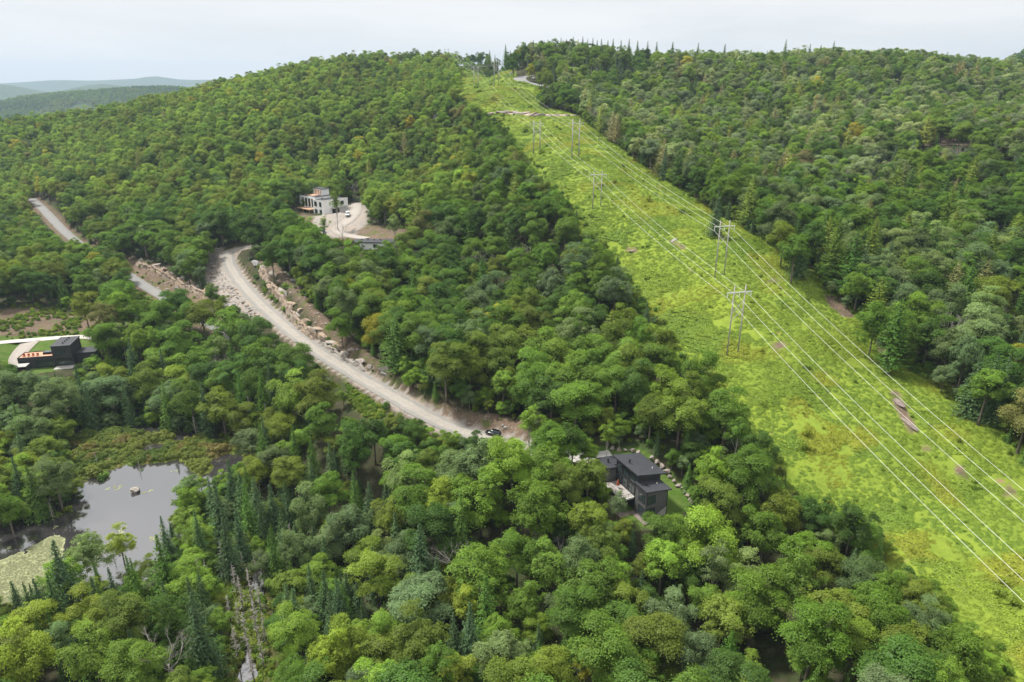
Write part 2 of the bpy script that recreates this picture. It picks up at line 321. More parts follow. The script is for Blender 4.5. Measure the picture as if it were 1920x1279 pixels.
# outlines as they are seen in the photo
PX = dict(
 clear=[(858,126),(866,160),(872,185),(918,212),(955,245),(985,290),(1025,335),(1080,390),(1108,430),(1180,500),(1235,590),(1285,655),(1380,740),(1450,850),(1500,900),(1560,940),(1640,985),(1700,1060),(1760,1100),(1800,1140),(1860,1200),(1905,1279),(2000,1400),(2300,1300),(2100,1000),(1920,872),(1850,805),(1760,735),(1660,668),(1610,603),(1560,560),(1500,503),(1440,462),(1380,422),(1320,388),(1250,343),(1180,293),(1120,248),(1085,218),(1060,210),(1010,205),(1005,180),(1012,162),(985,157),(958,146),(945,134),(925,131),(900,126)],
 roadtop=[(956,146),(972,140),(1015,137),(1040,139),(1040,172),(1012,162),(985,157)],
 road=[(385,505),(402,470),(430,458),(468,460),(478,495),(520,525),(560,575),(600,625),(660,665),(735,705),(800,755),(850,790),(915,812),(985,826),(985,834),(920,826),(860,812),(800,797),(740,776),(690,755),(650,725),(600,690),(560,660),(500,612),(430,560),(395,530)],
 bank=[(470,495),(520,500),(560,545),(600,590),(650,635),(720,690),(790,740),(870,775),(950,790),(1000,800),(985,830),(915,812),(850,790),(800,755),(735,705),(660,665),(600,625),(560,575),(520,525)],
 verge=[(650,725),(700,755),(740,785),(690,790),(655,760)],
 house=[(1113,850),(1150,843),(1205,840),(1250,870),(1275,895),(1300,945),(1290,968),(1250,985),(1222,1015),(1205,990),(1185,965),(1140,945),(1135,920),(1150,890),(1118,870)],
 lawn=[(1112,835),(1190,838),(1235,858),(1275,890),(1300,940),(1295,968),(1240,990),(1215,1035),(1180,990),(1130,950),(1110,900)],
 pond=[(-200,1010),(-60,1000),(0,992),(30,985),(75,968),(110,968),(140,955),(168,940),(165,930),(150,912),(143,902),(180,906),(220,906),(255,896),(290,886),(335,880),(350,890),(372,900),(340,930),(325,940),(308,970),(312,1010),(318,1040),(300,1085),(200,1112),(100,1125),(20,1142),(-60,1165),(-200,1180)],
 pondfree=[(-20,1000),(0,1000),(60,985),(140,958),(165,935),(143,902),(255,893),(345,882),(330,935),(308,970),(312,1010),(290,1020),(200,1030),(150,1040),(110,1060),(60,1090),(0,1140),(-20,1140)],
 algae=[(-120,1080),(0,1053),(50,1032),(100,1005),(118,1010),(112,1050),(140,1065),(110,1110),(60,1125),(0,1140),(-100,1160)],
 marsh=[(120,835),(150,815),(260,812),(350,822),(440,828),(490,835),(470,860),(420,885),(380,905),(350,890),(335,880),(255,896),(180,906),(143,902)],
 swamp=[(400,1050),(500,1065),(505,1150),(512,1279),(500,1400),(400,1400),(395,1279),(430,1180),(420,1100)],
 yard=[(-40,632),(150,622),(190,640),(185,680),(130,705),(60,712),(30,700),(0,685),(-40,670)],
 lefthouse=[(0,632),(155,626),(160,660),(130,690),(60,702),(38,698),(0,670)],
 leftdirt=[(-60,590),(0,580),(60,572),(150,588),(200,570),(245,562),(210,605),(160,625),(0,634),(-60,640)],
 road2a=[(48,376),(98,373),(112,395),(142,446),(118,452),(70,402)],
 road2b=[(240,508),(310,548),(296,566),(246,548)],
 cut2=[(228,478),(290,492),(340,525),(395,560),(402,580),(350,560),(306,546),(242,512)],
 cut2b=[(128,452),(180,448),(215,470),(240,482),(242,500),(190,478)],
 white=[(552,352),(650,348),(662,382),(690,392),(670,430),(765,440),(752,449),(680,450),(612,446),(600,412),(552,396)],
 whiteyard=[(545,390),(600,400),(650,375),(690,390),(690,420),(770,432),(775,452),(700,462),(600,452),(560,430)],
 terr=[(590,402),(650,388),(692,388),(690,418),(655,446),(612,448),(585,425)],
 rubble=[(370,490),(395,468),(420,465),(415,500),(440,540),(480,580),(520,615),(470,600),(420,570),(385,535)],
 soila=[(1543,553),(1578,558),(1605,598),(1580,600),(1556,575)], soilb=[(1628,622),(1658,640),(1676,700),(1660,706),(1648,660)], soilc=[(1664,728),(1688,738),(1716,800),(1724,822),(1702,812),(1676,768)], soild=[(1780,868),(1812,878),(1826,908),(1798,900)], soile=[(1722,828),(1746,836),(1752,856),(1730,850)], soilf=[(1446,640),(1474,644),(1478,658),(1450,660)], soilg=[(1176,464),(1196,466),(1192,476),(1172,474)], soilh=[(1250,446),(1268,448),(1290,470),(1278,474)], soili=[(1440,520),(1470,524),(1466,532),(1436,530)], soilj=[(1530,500),(1556,512),(1552,520)], soilk=[(1872,905),(1905,920),(1912,945),(1884,935)],
 rock3=[(1722,262),(1740,256),(1830,262),(1828,272),(1725,274)],
)
WP = {k: hit(v) for k, v in PX.items() if k not in ('pond', 'algae', 'pondfree', 'swamp')}
WATER = -7.0
SOIL = ['soil'+c for c in 'abcdefghijk']
for k in ('pond', 'algae', 'pondfree'): WP[k] = hitz(PX[k], WATER)
WP['swamp'] = hit(PX['swamp'])

def resample(pts, step):
    pts = np.asarray(pts, float); out = []
    for _ in range(2):                      # corner cutting
        q = [pts[0]]
        for i in range(len(pts)-1): q += [pts[i]*.75 + pts[i+1]*.25, pts[i]*.25 + pts[i+1]*.75]
        pts = np.array(q + [pts[-1]])
    s = np.concatenate([[0], np.cumsum(np.hypot(*np.diff(pts[:, :2], axis=0).T))]); t = np.arange(0, s[-1], step)
    return np.stack([np.interp(t, s, pts[:, i]) for i in range(3)], 1)
ROADS = {  # name: (photo points of the centre line, width in metres)
 'gravel_road': ([(1010,846),(968,838),(930,826),(880,814),(830,795),(780,767),(735,741),(690,716),(640,686),(592,656),(548,624),(515,594),(478,560),(450,528),(433,502),(427,484),(432,471),(448,464),(475,461)], 6.4),
 'side_road': ([(60,372),(75,386),(98,410),(122,436),(165,470),(215,500),(262,530),(300,553),(345,580),(400,610),(450,640)], 5.8),
 'upper_road': ([(1045,166),(1020,161),(996,156),(978,151),(972,146),(985,142),(1012,140),(1045,141)], 11.0),
 'house_drive': ([(-60,650),(0,641),(60,637),(110,634),(160,629),(215,640)], 4.6),
 'parking_spur': ([(62,637),(48,648),(34,664),(32,680),(36,692)], 6.0),
 'terrace_drive': ([(668,380),(668,395),(655,412),(632,427),(640,440),(690,447)], 6.5),
 'paved_drive': ([(1010,846),(1070,855),(1120,858),(1155,852)], 6.0),
}
RD = {}
for k, (pp, w) in ROADS.items():
    c = hit(pp) if k != 'upper_road' else np.array([P(u, v, d) for (u, v), d in zip(pp, (440, 452, 458, 462, 472, 482, 486, 486))])
    c = resample(c, 1.5)
    zz = c[:, 2].copy()
    for _ in range(30): zz[1:-1] = (zz[:-2] + zz[1:-1]*2 + zz[2:])/4
    c[:, 2] = zz; RD[k] = (c, w)
def flatten_path(c, hw, blend):
    global ZZ
    m = (XX > c[:,0].min()-hw-blend) & (XX < c[:,0].max()+hw+blend) & (YY > c[:,1].min()-hw-blend) & (YY < c[:,1].max()+hw+blend)
    d, t = seg_dist(c, XX[m], YY[m]); z = np.interp(t, np.arange(len(c)), c[:, 2]) - 0.21
    w = smooth(hw + blend, hw + 1.2, d); ZZ[m] = ZZ[m]*(1-w) + z*w
# a cut bank on the uphill side of the gravel road
bk = WP['bank']
gr, gw = RD['gravel_road']
dgr, tgr = seg_dist(gr, XX, YY)
bm = pmask(bk, XX, YY, 3.0); ZZ += bm*smooth(4.2, 9, dgr)*(1.6 + 2.6*vnoise(XX, YY, 7, 9))
for k in ('side_road', 'upper_road', 'house_drive', 'parking_spur', 'terrace_drive', 'paved_drive', 'gravel_road'): flatten_path(RD[k][0], RD[k][1]/2, 4.0)
# level pads under the buildings
def pad(cx, cy, r0, r1, z):
    global ZZ
    w = smooth(r1, r0, np.hypot(XX-cx, YY-cy)); ZZ = ZZ*(1-w) + z*w
pad(33.5, 143.5, 10.0, 15, 5.0)
pad(-168, 240, 12, 17, 2.4); pad(-177, 236, 6, 10, 2.4)
pad(-110, 401, 13, 19, 32.6); pad(-64.5, 323, 6, 9, 29.2)
# water basins
wm = pmask(WP['pond'], XX, YY, 2.2)
ring = pmask(WP['pond'], XX, YY, 9.0)
ZZ = ZZ*(1-ring*0.8) + (WATER + 0.5)*ring*0.8
ZZ = ZZ*(1-wm) + (WATER - 0.9)*wm
mm = pmask(WP['marsh'], XX, YY, 4.0)*(1-wm); ZZ = ZZ*(1-mm) + (WATER + 0.12 + 1.3*(vnoise(XX, YY, 6, 21)*.7+vnoise(XX, YY, 3, 23)*.3-.42))*mm
sw = pmask(WP['swamp'], XX, YY, 3.0)
SWZ = float(np.median(WP['swamp'][:5, 2])); 
ZZ = ZZ*(1-sw) + (SWZ - 0.25 + 1.15*(vnoise(XX, YY, 4.5, 22)*.6+vnoise(XX, YY, 2.6, 24)*.4-.42))*sw
cl = pmask(WP['clear'], XX, YY, 1.5); cl_out = pmask(WP['clear'], XX, YY, 1.5, 5.0)
ZZ += cl*((vnoise(XX, YY, 11, 31)-.5)*1.5 + (vnoise(XX, YY, 5, 32)-.5)*0.5)*smooth(8, 20, seg_dist(RD['upper_road'][0], XX, YY)[0])
# ledge of bare rock across the cleared strip
LEDGE = hit([(915,214),(960,213),(1000,216),(1040,217),(1085,218)])
dl, tl_ = seg_dist(LEDGE, XX, YY)

# ------------------------------------------------------------------ the ground sheet
ny, nx = XX.shape
V = np.stack([XX, YY, ZZ], -1).reshape(-1, 3)
idx = np.arange(nx*ny).reshape(ny, nx)
F = np.stack([idx[:-1, :-1], idx[:-1, 1:], idx[1:, 1:], idx[1:, :-1]], -1).reshape(-1, 4)
def ground_mat():
    m, nt = new_mat('ground_cover_soil'); L = nt.links
    g = nn(nt, 'ShaderNodeNewGeometry'); pos = g.outputs['Position']
    nf = lambda s, d=5, lo=.35, hi=.65: noise_fac(nt, s, d, lo, hi, vec=pos)
    A = lambda n: nn(nt, 'ShaderNodeAttribute', attribute_name=n).outputs['Fac']
    def mask(name, sc=0.5, w=0.22):          # ragged edge
        n = nn(nt, 'ShaderNodeTexNoise'); n.inputs['Scale'].default_value = sc; n.inputs['Detail'].default_value = 4; L.new(pos, n.inputs['Vector'])
        a = nn(nt, 'ShaderNodeMath', operation='MULTIPLY_ADD'); L.new(n.outputs[0], a.inputs[0]); a.inputs[1].default_value = 0.7; a.inputs[2].default_value = -0.35
        b = nn(nt, 'ShaderNodeMath', operation='ADD'); L.new(a.outputs[0], b.inputs[0]); L.new(A(name), b.inputs[1])
        r = nn(nt, 'ShaderNodeMapRange'); r.inputs[1].default_value = .5-w; r.inputs[2].default_value = .5+w; L.new(b.outputs[0], r.inputs[0]); return r.outputs[0]
    col = mixc(nt, nf(0.35), (0.036, 0.044, 0.018), (0.065, 0.058, 0.034))
    col = mixc(nt, nf(0.12, 4, .5, .7), col, (0.045, 0.075, 0.02))
    far = mixc(nt, nf(0.035, 6, .38, .62), (0.028, 0.05, 0.018), (0.055, 0.085, 0.025)); far = mixc(nt, nf(0.004, 5, .6, .7), far, (0.14, 0.12, 0.10))
    col = mixc(nt, A('m_far'), col, far)
    gr = mixc(nt, nf(0.05, 5), (0.19, 0.25, 0.030), (0.155, 0.215, 0.028)); gr = mixc(nt, nf(0.4, 5, .45, .75), gr, (0.125, 0.175, 0.022)); gr = mixc(nt, nf(0.13, 6, .66, .74), gr, (0.25, 0.16, 0.10))
    col = mixc(nt, mask('m_clear'), col, gr)
    ma = mixc(nt, nf(0.15, 5), (0.14, 0.14, 0.03), (0.10, 0.085, 0.03)); ma = mixc(nt, nf(0.5, 4, .5, .7), ma, (0.07, 0.10, 0.02))
    col = mixc(nt, mask('m_marsh'), col, ma)
    di = mixc(nt, nf(0.25, 6), (0.165, 0.115, 0.08), (0.11, 0.08, 0.058)); di = mixc(nt, nf(1.1, 5, .55, .7), di, (0.235, 0.195, 0.155)); di = mixc(nt, nf(0.18, 5, .52, .66), di, (0.09, 0.11, 0.03))
    col = mixc(nt, mask('m_dirt'), col, di)
    gv = mixc(nt, nf(0.8, 6), (0.31, 0.285, 0.255), (0.22, 0.20, 0.18)); gv = mixc(nt, nf(0.15, 4, .45, .7), gv, (0.31, 0.255, 0.205))
    col = mixc(nt, mask('m_gravel'), col, gv)
    la = mixc(nt, nf(0.3, 5), (0.062, 0.115, 0.018), (0.095, 0.14, 0.032))
    col = mixc(nt, mask('m_lawn', 0.6, .12), col, la)
    ro = mixc(nt, nf(0.4, 6), (0.50, 0.38, 0.31), (0.36, 0.26, 0.21)); ro = mixc(nt, nf(1.5, 5, .5, .65), ro, (0.2, 0.15, 0.12))
    col = mixc(nt, mask('m_rock', 0.25, .1), col, ro)
    out_principled(nt, col, 0.95, nf(1.3, 6), 0.5, 0.3, spec=0.1); return m
me = mesh_np('ground', V, F, [ground_mat()], True)
x1, y1 = XX.ravel(), YY.ravel()
dgr1 = seg_dist(RD['gravel_road'][0], x1, y1)[0]
m_dirt = np.maximum.reduce([pmask(WP['bank'], x1, y1, 4), 0.72*pmask(WP['leftdirt'], x1, y1, 3), 0.75*pmask(WP['whiteyard'], x1, y1, 4), smooth(7.5, 4.2, dgr1)*0.7, pmask(WP['cut2'], x1, y1, 3), pmask(WP['cut2b'], x1, y1, 3)])
for k in SOIL: m_dirt = np.maximum(m_dirt, 0.95*pmask(WP[k], x1, y1, 1.6))
m_dirt = np.maximum(m_dirt, 0.85*smooth(7, 4.5, seg_dist(RD['side_road'][0], x1, y1)[0]))
fattr(me, 'm_clear', np.maximum(cl_out.ravel(), 0.75*pmask(WP['verge'], x1, y1, 3))); fattr(me, 'm_dirt', m_dirt)
fattr(me, 'm_lawn', np.maximum(pmask(WP['lawn'], x1, y1, 1.5), pmask(WP['yard'], x1, y1, 2.5)))
fattr(me, 'm_marsh', np.maximum.reduce([mm.ravel(), sw.ravel(), ring.ravel()*0.8]))
fattr(me, 'm_gravel', np.maximum(np.maximum(pmask(WP['rubble'], x1, y1, 3), pmask(WP['terr'], x1, y1, 4)), smooth(5.4, 4.0, dgr1)*0.75))
fattr(me, 'm_rock', np.maximum(smooth(3.6, 1.2, dl.ravel())*0.9, pmask(WP['rock3'], x1, y1, 2)))
fattr(me, 'm_far', np.maximum(1-near.ravel(), smooth(640, 740, np.maximum(np.abs(x1), y1-90))))
ground = link(bpy.data.objects.new('ground', me)); tag(ground, kind='structure')

def strip(name, c, w, mat, lift=0.0, nacross=7, jit=0.25):
    t = np.gradient(c[:, :2], axis=0); t /= np.linalg.norm(t, axis=1)[:, None] + 1e-9; nrm = np.stack([-t[:, 1], t[:, 0]], 1)
    V = []; U = []
    for i in range(len(c)):
        wl = w/2 + (vnoise(i*1.5, 3, 6, 41)-.5)*2*jit; wr = w/2 + (vnoise(i*1.5, 9, 6, 43)-.5)*2*jit
        for k in range(nacross):
            f = k/(nacross-1); o = -wl + (wl + wr)*f
            V.append((c[i,0]+nrm[i,0]*o, c[i,1]+nrm[i,1]*o, c[i,2]+lift+0.10*(1-(2*f-1)**2) - 0.05)); U.append((f*2-1))
    n = nacross; ii = np.arange(len(c)-1)[:, None]*n + np.arange(n-1)[None]
    F = np.stack([ii, ii+1, ii+n+1, ii+n], -1).reshape(-1, 4)
    me = mesh_np(name, V, F, [mat], True); fattr(me, 'across', U)
    o = link(bpy.data.objects.new(name, me)); return tag(o, kind='structure')
def road_mat(name, mid, edge, spots, rut=True):
    m, nt = new_mat(name); L = nt.links; g = nn(nt, 'ShaderNodeNewGeometry'); pos = g.outputs['Position']
    a = nn(nt, 'ShaderNodeAttribute', attribute_name='across').outputs['Fac']
    ab = nn(nt, 'ShaderNodeMath', operation='ABSOLUTE'); L.new(a, ab.inputs[0])
    n = nn(nt, 'ShaderNodeTexNoise'); n.inputs['Scale'].default_value = 0.35; n.inputs['Detail'].default_value = 4; L.new(pos, n.inputs['Vector'])
    ad = nn(nt, 'ShaderNodeMath', operation='MULTIPLY_ADD'); L.new(n.outputs[0], ad.inputs[0]); ad.inputs[1].default_value = 0.5; L.new(ab.outputs[0], ad.inputs[2])
    r = nn(nt, 'ShaderNodeMapRange'); r.inputs[1].default_value = 0.62; r.inputs[2].default_value = 0.98; L.new(ad.outputs[0], r.inputs[0])
    col = mixc(nt, r.outputs[0], mid, edge)
    if rut:                                   # the two wheel tracks are packed finer and paler
        w = nn(nt, 'ShaderNodeMath', operation='PINGPONG'); L.new(ab.outputs[0], w.inputs[0]); w.inputs[1].default_value = 0.3
        r2 = nn(nt, 'ShaderNodeMapRange'); r2.inputs[1].default_value = 0.15; r2.inputs[2].default_value = 0.3; r2.inputs[4].default_value = 0.2; L.new(w.outputs[0], r2.inputs[0])
        col = mixc(nt, r2.outputs[0], col, tuple(min(.6, x*1.3) for x in mid))
    f = noise_fac(nt, 1.6, 6, .4, .7, vec=pos); col = mixc(nt, f, col, spots); f2 = noise_fac(nt, 0.25, 5, .5, .75, vec=pos); col = mixc(nt, f2, col, tuple(x*.8 for x in mid))
    out_principled(nt, col, 0.92, noise_fac(nt, 4, 4, vec=pos), 0.3, 0.05, spec=0.15); return m
M['gravelroad'] = road_mat('pale_gravel', (0.33, 0.30, 0.26), (0.19, 0.188, 0.178), (0.25, 0.235, 0.21))
M['greyroad'] = road_mat('grey_gravel', (0.25, 0.245, 0.235), (0.21, 0.205, 0.195), (0.20, 0.195, 0.185))
M['asphalt'] = road_mat('worn_asphalt', (0.24, 0.24, 0.25), (0.27, 0.26, 0.25), (0.21, 0.21, 0.21), False)
M['palegravel'] = road_mat('white_gravel', (0.55, 0.52, 0.48), (0.45, 0.41, 0.36), (0.46, 0.43, 0.39), False)
M['terrace'] = road_mat('construction_gravel', (0.36, 0.325, 0.285), (0.31, 0.275, 0.24), (0.30, 0.27, 0.24))
M['cement'] = road_mat('poured_drive', (0.45, 0.43, 0.41), (0.42, 0.40, 0.38), (0.38, 0.37, 0.35), False)
for k, mt in (('gravel_road','gravelroad'),('side_road','greyroad'),('upper_road','asphalt'),('house_drive','palegravel'),('parking_spur','terrace'),('terrace_drive','terrace'),('paved_drive','cement')):
    strip(k, RD[k][0], RD[k][1], M[mt], {'parking_spur': 0.012, 'paved_drive': 0.012}.get(k, 0.0))

# ------------------------------------------------------------------ water
def water_mat():
    m, nt = new_mat('still_dark_water'); g = nn(nt, 'ShaderNodeNewGeometry'); pos = g.outputs['Position']
    f = noise_fac(nt, 0.5, 4, vec=pos)
    col = mixc(nt, noise_fac(nt, 0.25, 6, .70, .78, vec=pos), (0.036, 0.033, 0.034), (0.10, 0.12, 0.03))
    b = out_principled(nt, col, 0.05, f, 0.015, 0.02, spec=0.8); b.inputs['IOR'].default_value = 2.4; return m
M['water'] = water_mat()
def flat(name, poly, z, mat, kind='structure', label=None, cat=None):
    poly = np.asarray(poly)[:, :2]; me = bpy.data.meshes.new(name); import bmesh
    bm = bmesh.new(); f = bm.faces.new([bm.verts.new((x, y, z)) for x, y in poly]); bmesh.ops.triangulate(bm, faces=[f]); bmesh.ops.recalc_face_normals(bm, faces=bm.faces)
    bm.to_mesh(me); bm.free()
    if me.polygons and me.polygons[0].normal.z < 0: me.flip_normals()
    me.materials.append(mat); o = link(bpy.data.objects.new(name, me)); return tag(o, label, cat, kind=kind)
def grow(poly, m):
    p = np.asarray(poly)[:, :2]; c = p.mean(0); return p + (p-c)/np.linalg.norm(p-c, axis=1)[:, None]*m
flat('pond_water', np.vstack([grow(WP['pond'], 12)]), WATER, M['water'])
flat('marsh_water', WP['marsh'], WATER - 0.03, M['water'])
flat('swamp_water', grow(WP['swamp'], -1.5), SWZ - 0.26, M['water'])

# ------------------------------------------------------------------ buildings
def at(o3, rz):                            # local -> world for checks
    c, s = math.cos(rz), math.sin(rz)
    return lambda x, y, z=0: (o3[0]+x*c-y*s, o3[1]+x*s+y*c, o3[2]+z)
def part(name, mat, parent, *boxes, bevel=0):
    b = MB()
    for x in boxes: b.box(*x)
    return b.build(name, M[mat], parent, bevel=bevel)
def window(parent, face, a0, a1, z0, z1, off, mat='black', fr=0.10, mull=1, pane='glass', sill=False):
    """a framed window on a wall: face 'x' (wall at x=off, looking to -x), 'X' (+x), 'y' (-y)"""
    t = 0.07
    def bx(p0, p1, q0, q1, d0, d1):
        if face == 'y': return (p0, p1, off-d1, off-d0, q0, q1)
        if face == 'x': return (off-d1, off-d0, p0, p1, q0, q1)
        return (off+d0, off+d1, p0, p1, q0, q1)
    f = MB()
    f.box(*bx(a0, a1, z0, z0+fr, .003, t)); f.box(*bx(a0, a1, z1-fr, z1, .003, t))
    f.box(*bx(a0, a0+fr, z0+fr, z1-fr, .003, t)); f.box(*bx(a1-fr, a1, z0+fr, z1-fr, .003, t))
    for k in range(1, mull+1):
        if mull:
            m = a0 + (a1-a0)*k/(mull+1); f.box(*bx(m-fr*.3, m+fr*.3, z0+fr, z1-fr, .003, t*.8))
    w = f.build('window', M[mat], parent)
    MB().box(*bx(a0+fr, a1-fr, z0+fr, z1-fr, .003, .02)).build('pane', M[pane], w)
    return w
def vent(parent, x, y, z, h=0.7, r=0.16, mat='black'):
    b = MB(); b.tube([(x, y, z), (x, y, z+h)], r, 10); b.tube([(x, y, z+h-.02), (x, y, z+h+.22)], [r*1.9, r*1.6], 10)
    return b.build('roof_vent', M[mat], parent)

# --- charcoal two storey house near the middle of the wood
YA = math.radians(25)
h1 = empty('modern_house', (31.2, 136.0, 5.0), YA, 'charcoal house with two dark sloping roofs and corner windows on a green lawn', 'house')
h1.scale = (1.0, 1.14, 1.03)
part('tower_wall', 'greywall', h1, (0, 6.0, 0, 4.0, 0.0, 7.6, 6.7))
for q in ((-.05, .12, -.05, -.002, 0, 7.55), (5.9, 6.05, -.05, -.002, 0, 6.6), (-.05, -.002, 3.86, 4.0, 0, 7.55)): part('corner_trim', 'black', h1, q)
part('tower_roof', 'roofdark', h1, (-.55, 6.7, -.55, 3.98, 7.62, 7.92, 6.98, 6.68))
part('main_wall', 'char', h1, (0.3, 7.2, 4.0, 11.6, 0.0, 9.75, 8.45))
part('main_roof', 'roofdark', h1, (-.45, 7.9, 2.9, 12.3, 9.82, 10.14, 8.72, 8.40))
part('wing_wall', 'greywall', h1, (-2.2, 3.2, 11.6, 15.6, 0.0, 7.2, 6.6))
part('wing_roof', 'roofdark', h1, (-2.7, 3.6, 12.3, 16.1, 7.25, 7.55, 7.0, 6.7), (-2.7, 0.28, 11.2, 12.3, 7.25, 7.55, 7.25, 6.95))
for z0, z1 in ((0.7, 2.9), (4.0, 6.2)):
    window(h1, 'y', 0.35, 2.6, z0, z1, 0.0, mull=1); window(h1, 'x', 0.35, 2.6, z0, z1, 0.0, mull=0)
window(h1, 'x', 4.4, 6.4, 6.6, 8.9, 0.3, mull=0); window(h1, 'x', 6.8, 8.8, 6.6, 8.9, 0.3, mull=0); window(h1, 'x', 9.2, 11.2, 6.6, 8.9, 0.3, mull=0)
window(h1, 'x', 4.5, 6.6, 3.75, 6.1, 0.3, mull=1, pane='glass'); window(h1, 'x', 7.2, 9.0, 3.75, 6.1, 0.3); window(h1, 'x', 9.4, 11.2, 3.75, 6.1, 0.3)
window(h1, 'x', 13.0, 14.6, 3.6, 5.9, -2.2)
vent(h1, 1.3, 1.9, 7.7); vent(h1, 1.4, 8.2, 9.9); vent(h1, -.7, 13.6, 7.35)
o = MB().tube([(5.6, 5.2, 8.9), (5.6, 5.2, 9.5)], .09, 8).build('pipe_vent', M['whitetrim'], h1); o = MB().tube([(4.5, 2.0, 7.1), (4.5, 2.0, 7.6)], .08, 8).build('pipe_vent', M['whitetrim'], h1)
part('balcony_floor', 'deckgrey', h1, (-3.1, .27, 4.3, 11.3, 3.3, 3.5))
part('balcony_edge', 'whitetrim', h1, (-3.25, -3.1, 4.2, 11.4, 3.2, 3.62), (-3.1, -.05, 4.15, 4.3, 3.2, 3.62))
rb = MB()
for y in np.arange(4.3, 11.4, 1.4): rb.tube([(-3.02, y, 3.5), (-3.02, y, 4.5)], .04, 6)
rb.tube([(-3.02, 4.3, 4.5), (-3.02, 11.3, 4.5)], .045, 6); rb.tube([(-3.02, 4.36, 4.5), (-.1, 4.36, 4.5)], .045, 6); rb.tube([(-1.5, 4.36, 3.5), (-1.5, 4.36, 4.5)], .04, 6)
rb.build('balcony_railing', M['black'], h1)
for y in (4.5, 8, 11.1): part('post', 'char', h1, (-3.05, -2.85, y-.1, y+.1, 0, 3.29))
part('concrete_footing', 'concrete', h1, (3.6, 6.06, -.04, -.004, 0.0, .9, 2.3), (6.004, 6.05, 0.0, 3.8, 0, 2.3))
part('paved_terrace', 'patio', h1, (-1.2, 3.4, -1.3, -.06, -.25, .06), (-1.2, -.06, -.06, 4.0, -.25, .06), (-4.6, -1.25, 3.0, 11.0, -.25, .05))
c1 = at((31.2, 136.0, 5.0), YA)
umb = empty('patio_umbrella', c1(-1.3, 9.8, 3.6), 0, 'rust red closed patio umbrella on the balcony of the charcoal house', 'umbrella')
MB().tube([(0,0,0),(0,0,2.5)], .04, 8).build('umbrella_pole', M['black'], umb)
MB().tube([(0,0,.9),(0,0,1.2),(0,0,2.0),(0,0,2.5)], [.42,.40,.22,.05], 9).build('umbrella_cloth', M['rust'], umb)
ac = empty('heat_pump', c1(6.7, 2.9, 0.2), YA, 'pale grey heat pump box beside the end wall of the charcoal house', 'heat pump')
part('heat_pump_case', 'whitetrim', ac, (-.35, .35, -.5, .5, .15, 1.1), bevel=.03); [part('heat_pump_foot', 'black', ac, (-.3, .3, q, q+.07, -.3, .147)) for q in (-.45, .38)]

# --- dark house with the cedar roof terrace, far left
YB = math.radians(13)
h2o = (-183.0, 234.6, 2.4); c2 = at(h2o, YB)
h2 = empty('cedar_terrace_house', h2o, YB, 'dark long house with orange cedar roof terrace and a raised black upper storey', 'house')
part('wing_wall', 'char', h2, (0, 12.2, 0, 6.4, 0, 4.1))
part('roof_terrace', 'cedar', h2, (0.2, 12.2, 0.2, 6.2, 4.102, 4.24)); part('parapet', 'char', h2, (0, 12.2, 0, .19, 4.104, 4.5), (0, .19, .19, 6.4, 4.104, 4.5), (.19, 12.2, 6.21, 6.4, 4.104, 4.5))
part('upper_storey', 'char', h2, (12.2, 18.6, -1.0, 9.2, 3.6, 8.2)); part('upper_roof', 'roofdark', h2, (12.0, 18.8, -1.2, 9.4, 8.22, 8.5))
part('ground_floor_wall', 'char', h2, (12.2, 18.4, 0.4, 9.0, 0, 3.59)); part('annex_wall', 'char', h2, (18.6, 25.0, 2.6, 8.4, 0, 3.8)); part('annex_roof', 'roofdark', h2, (18.62, 25.3, 2.3, 8.7, 3.81, 4.05))
window(h2, 'y', 13.3, 15.0, 4.7, 6.9, -1.0, mull=0); window(h2, 'y', 15.2, 16.9, 5.4, 6.9, -1.0, mull=0)
window(h2, 'y', 5.6, 8.6, .3, 3.0, 0.0, mull=2); window(h2, 'y', 9.0, 11.9, .3, 3.0, 0.0, mull=2); window(h2, 'y', 12.8, 17.8, .3, 3.0, 0.4, mull=3)
window(h2, 'y', .5, 2.2, 2.3, 3.4, 0.0, mull=0)
for k in range(4): vent(h2, 15.6 + .05*k, 1.4 + 1.9*k, 8.5, .35, .17)
part('stair_hatch', 'black', h2, (7.6, 10.4, 2.7, 5.0, 4.245, 5.0)); part('hatch_glass', 'glass', h2, (7.8, 10.2, 2.9, 4.8, 5.002, 5.06))
for k in range(4):
    cx = 1.6 + 1.5*k; ch = empty('terrace_chair', c2(cx, 1.9, 4.24), YB, 'brown low chair on the cedar roof terrace of the dark house', 'chair', 'chairs in a row on the cedar roof terrace')
    part('seat', 'rust', ch, (-.4, .4, -.4, .4, .3, .42)); part('backrest', 'rust', ch, (-.4, .4, .3, .42, .423, 1.0))
    for sx in (-.35, .3):
        for sy in (-.35, .3): part('leg', 'black', ch, (sx, sx+.05, sy, sy+.05, 0, .298))
part('terrace_slab', 'concrete', h2, (12.4, 18.8, -3.6, -.1, -.2, .25))
sh = empty('garden_shed', c2(.6, -4.6, .02), YB, 'small dark open fronted wooden shed with flat grey roof before the cedar terrace house', 'shed')
part('shed_wall', 'char', sh, (0, .12, 0, 3, 0, 2.5), (3.3, 3.42, 0, 3, 0, 2.5), (.12, 3.3, 2.88, 3, 0, 2.5)); part('shed_roof', 'concrete', sh, (-.25, 3.7, -.3, 3.3, 2.51, 2.72)); part('shed_floor', 'cedar', sh, (.125, 3.295, 0, 2.875, -.3, .15)); part('bench', 'cedar', sh, (.3, 3.1, 1.9, 2.7, .16, .7))

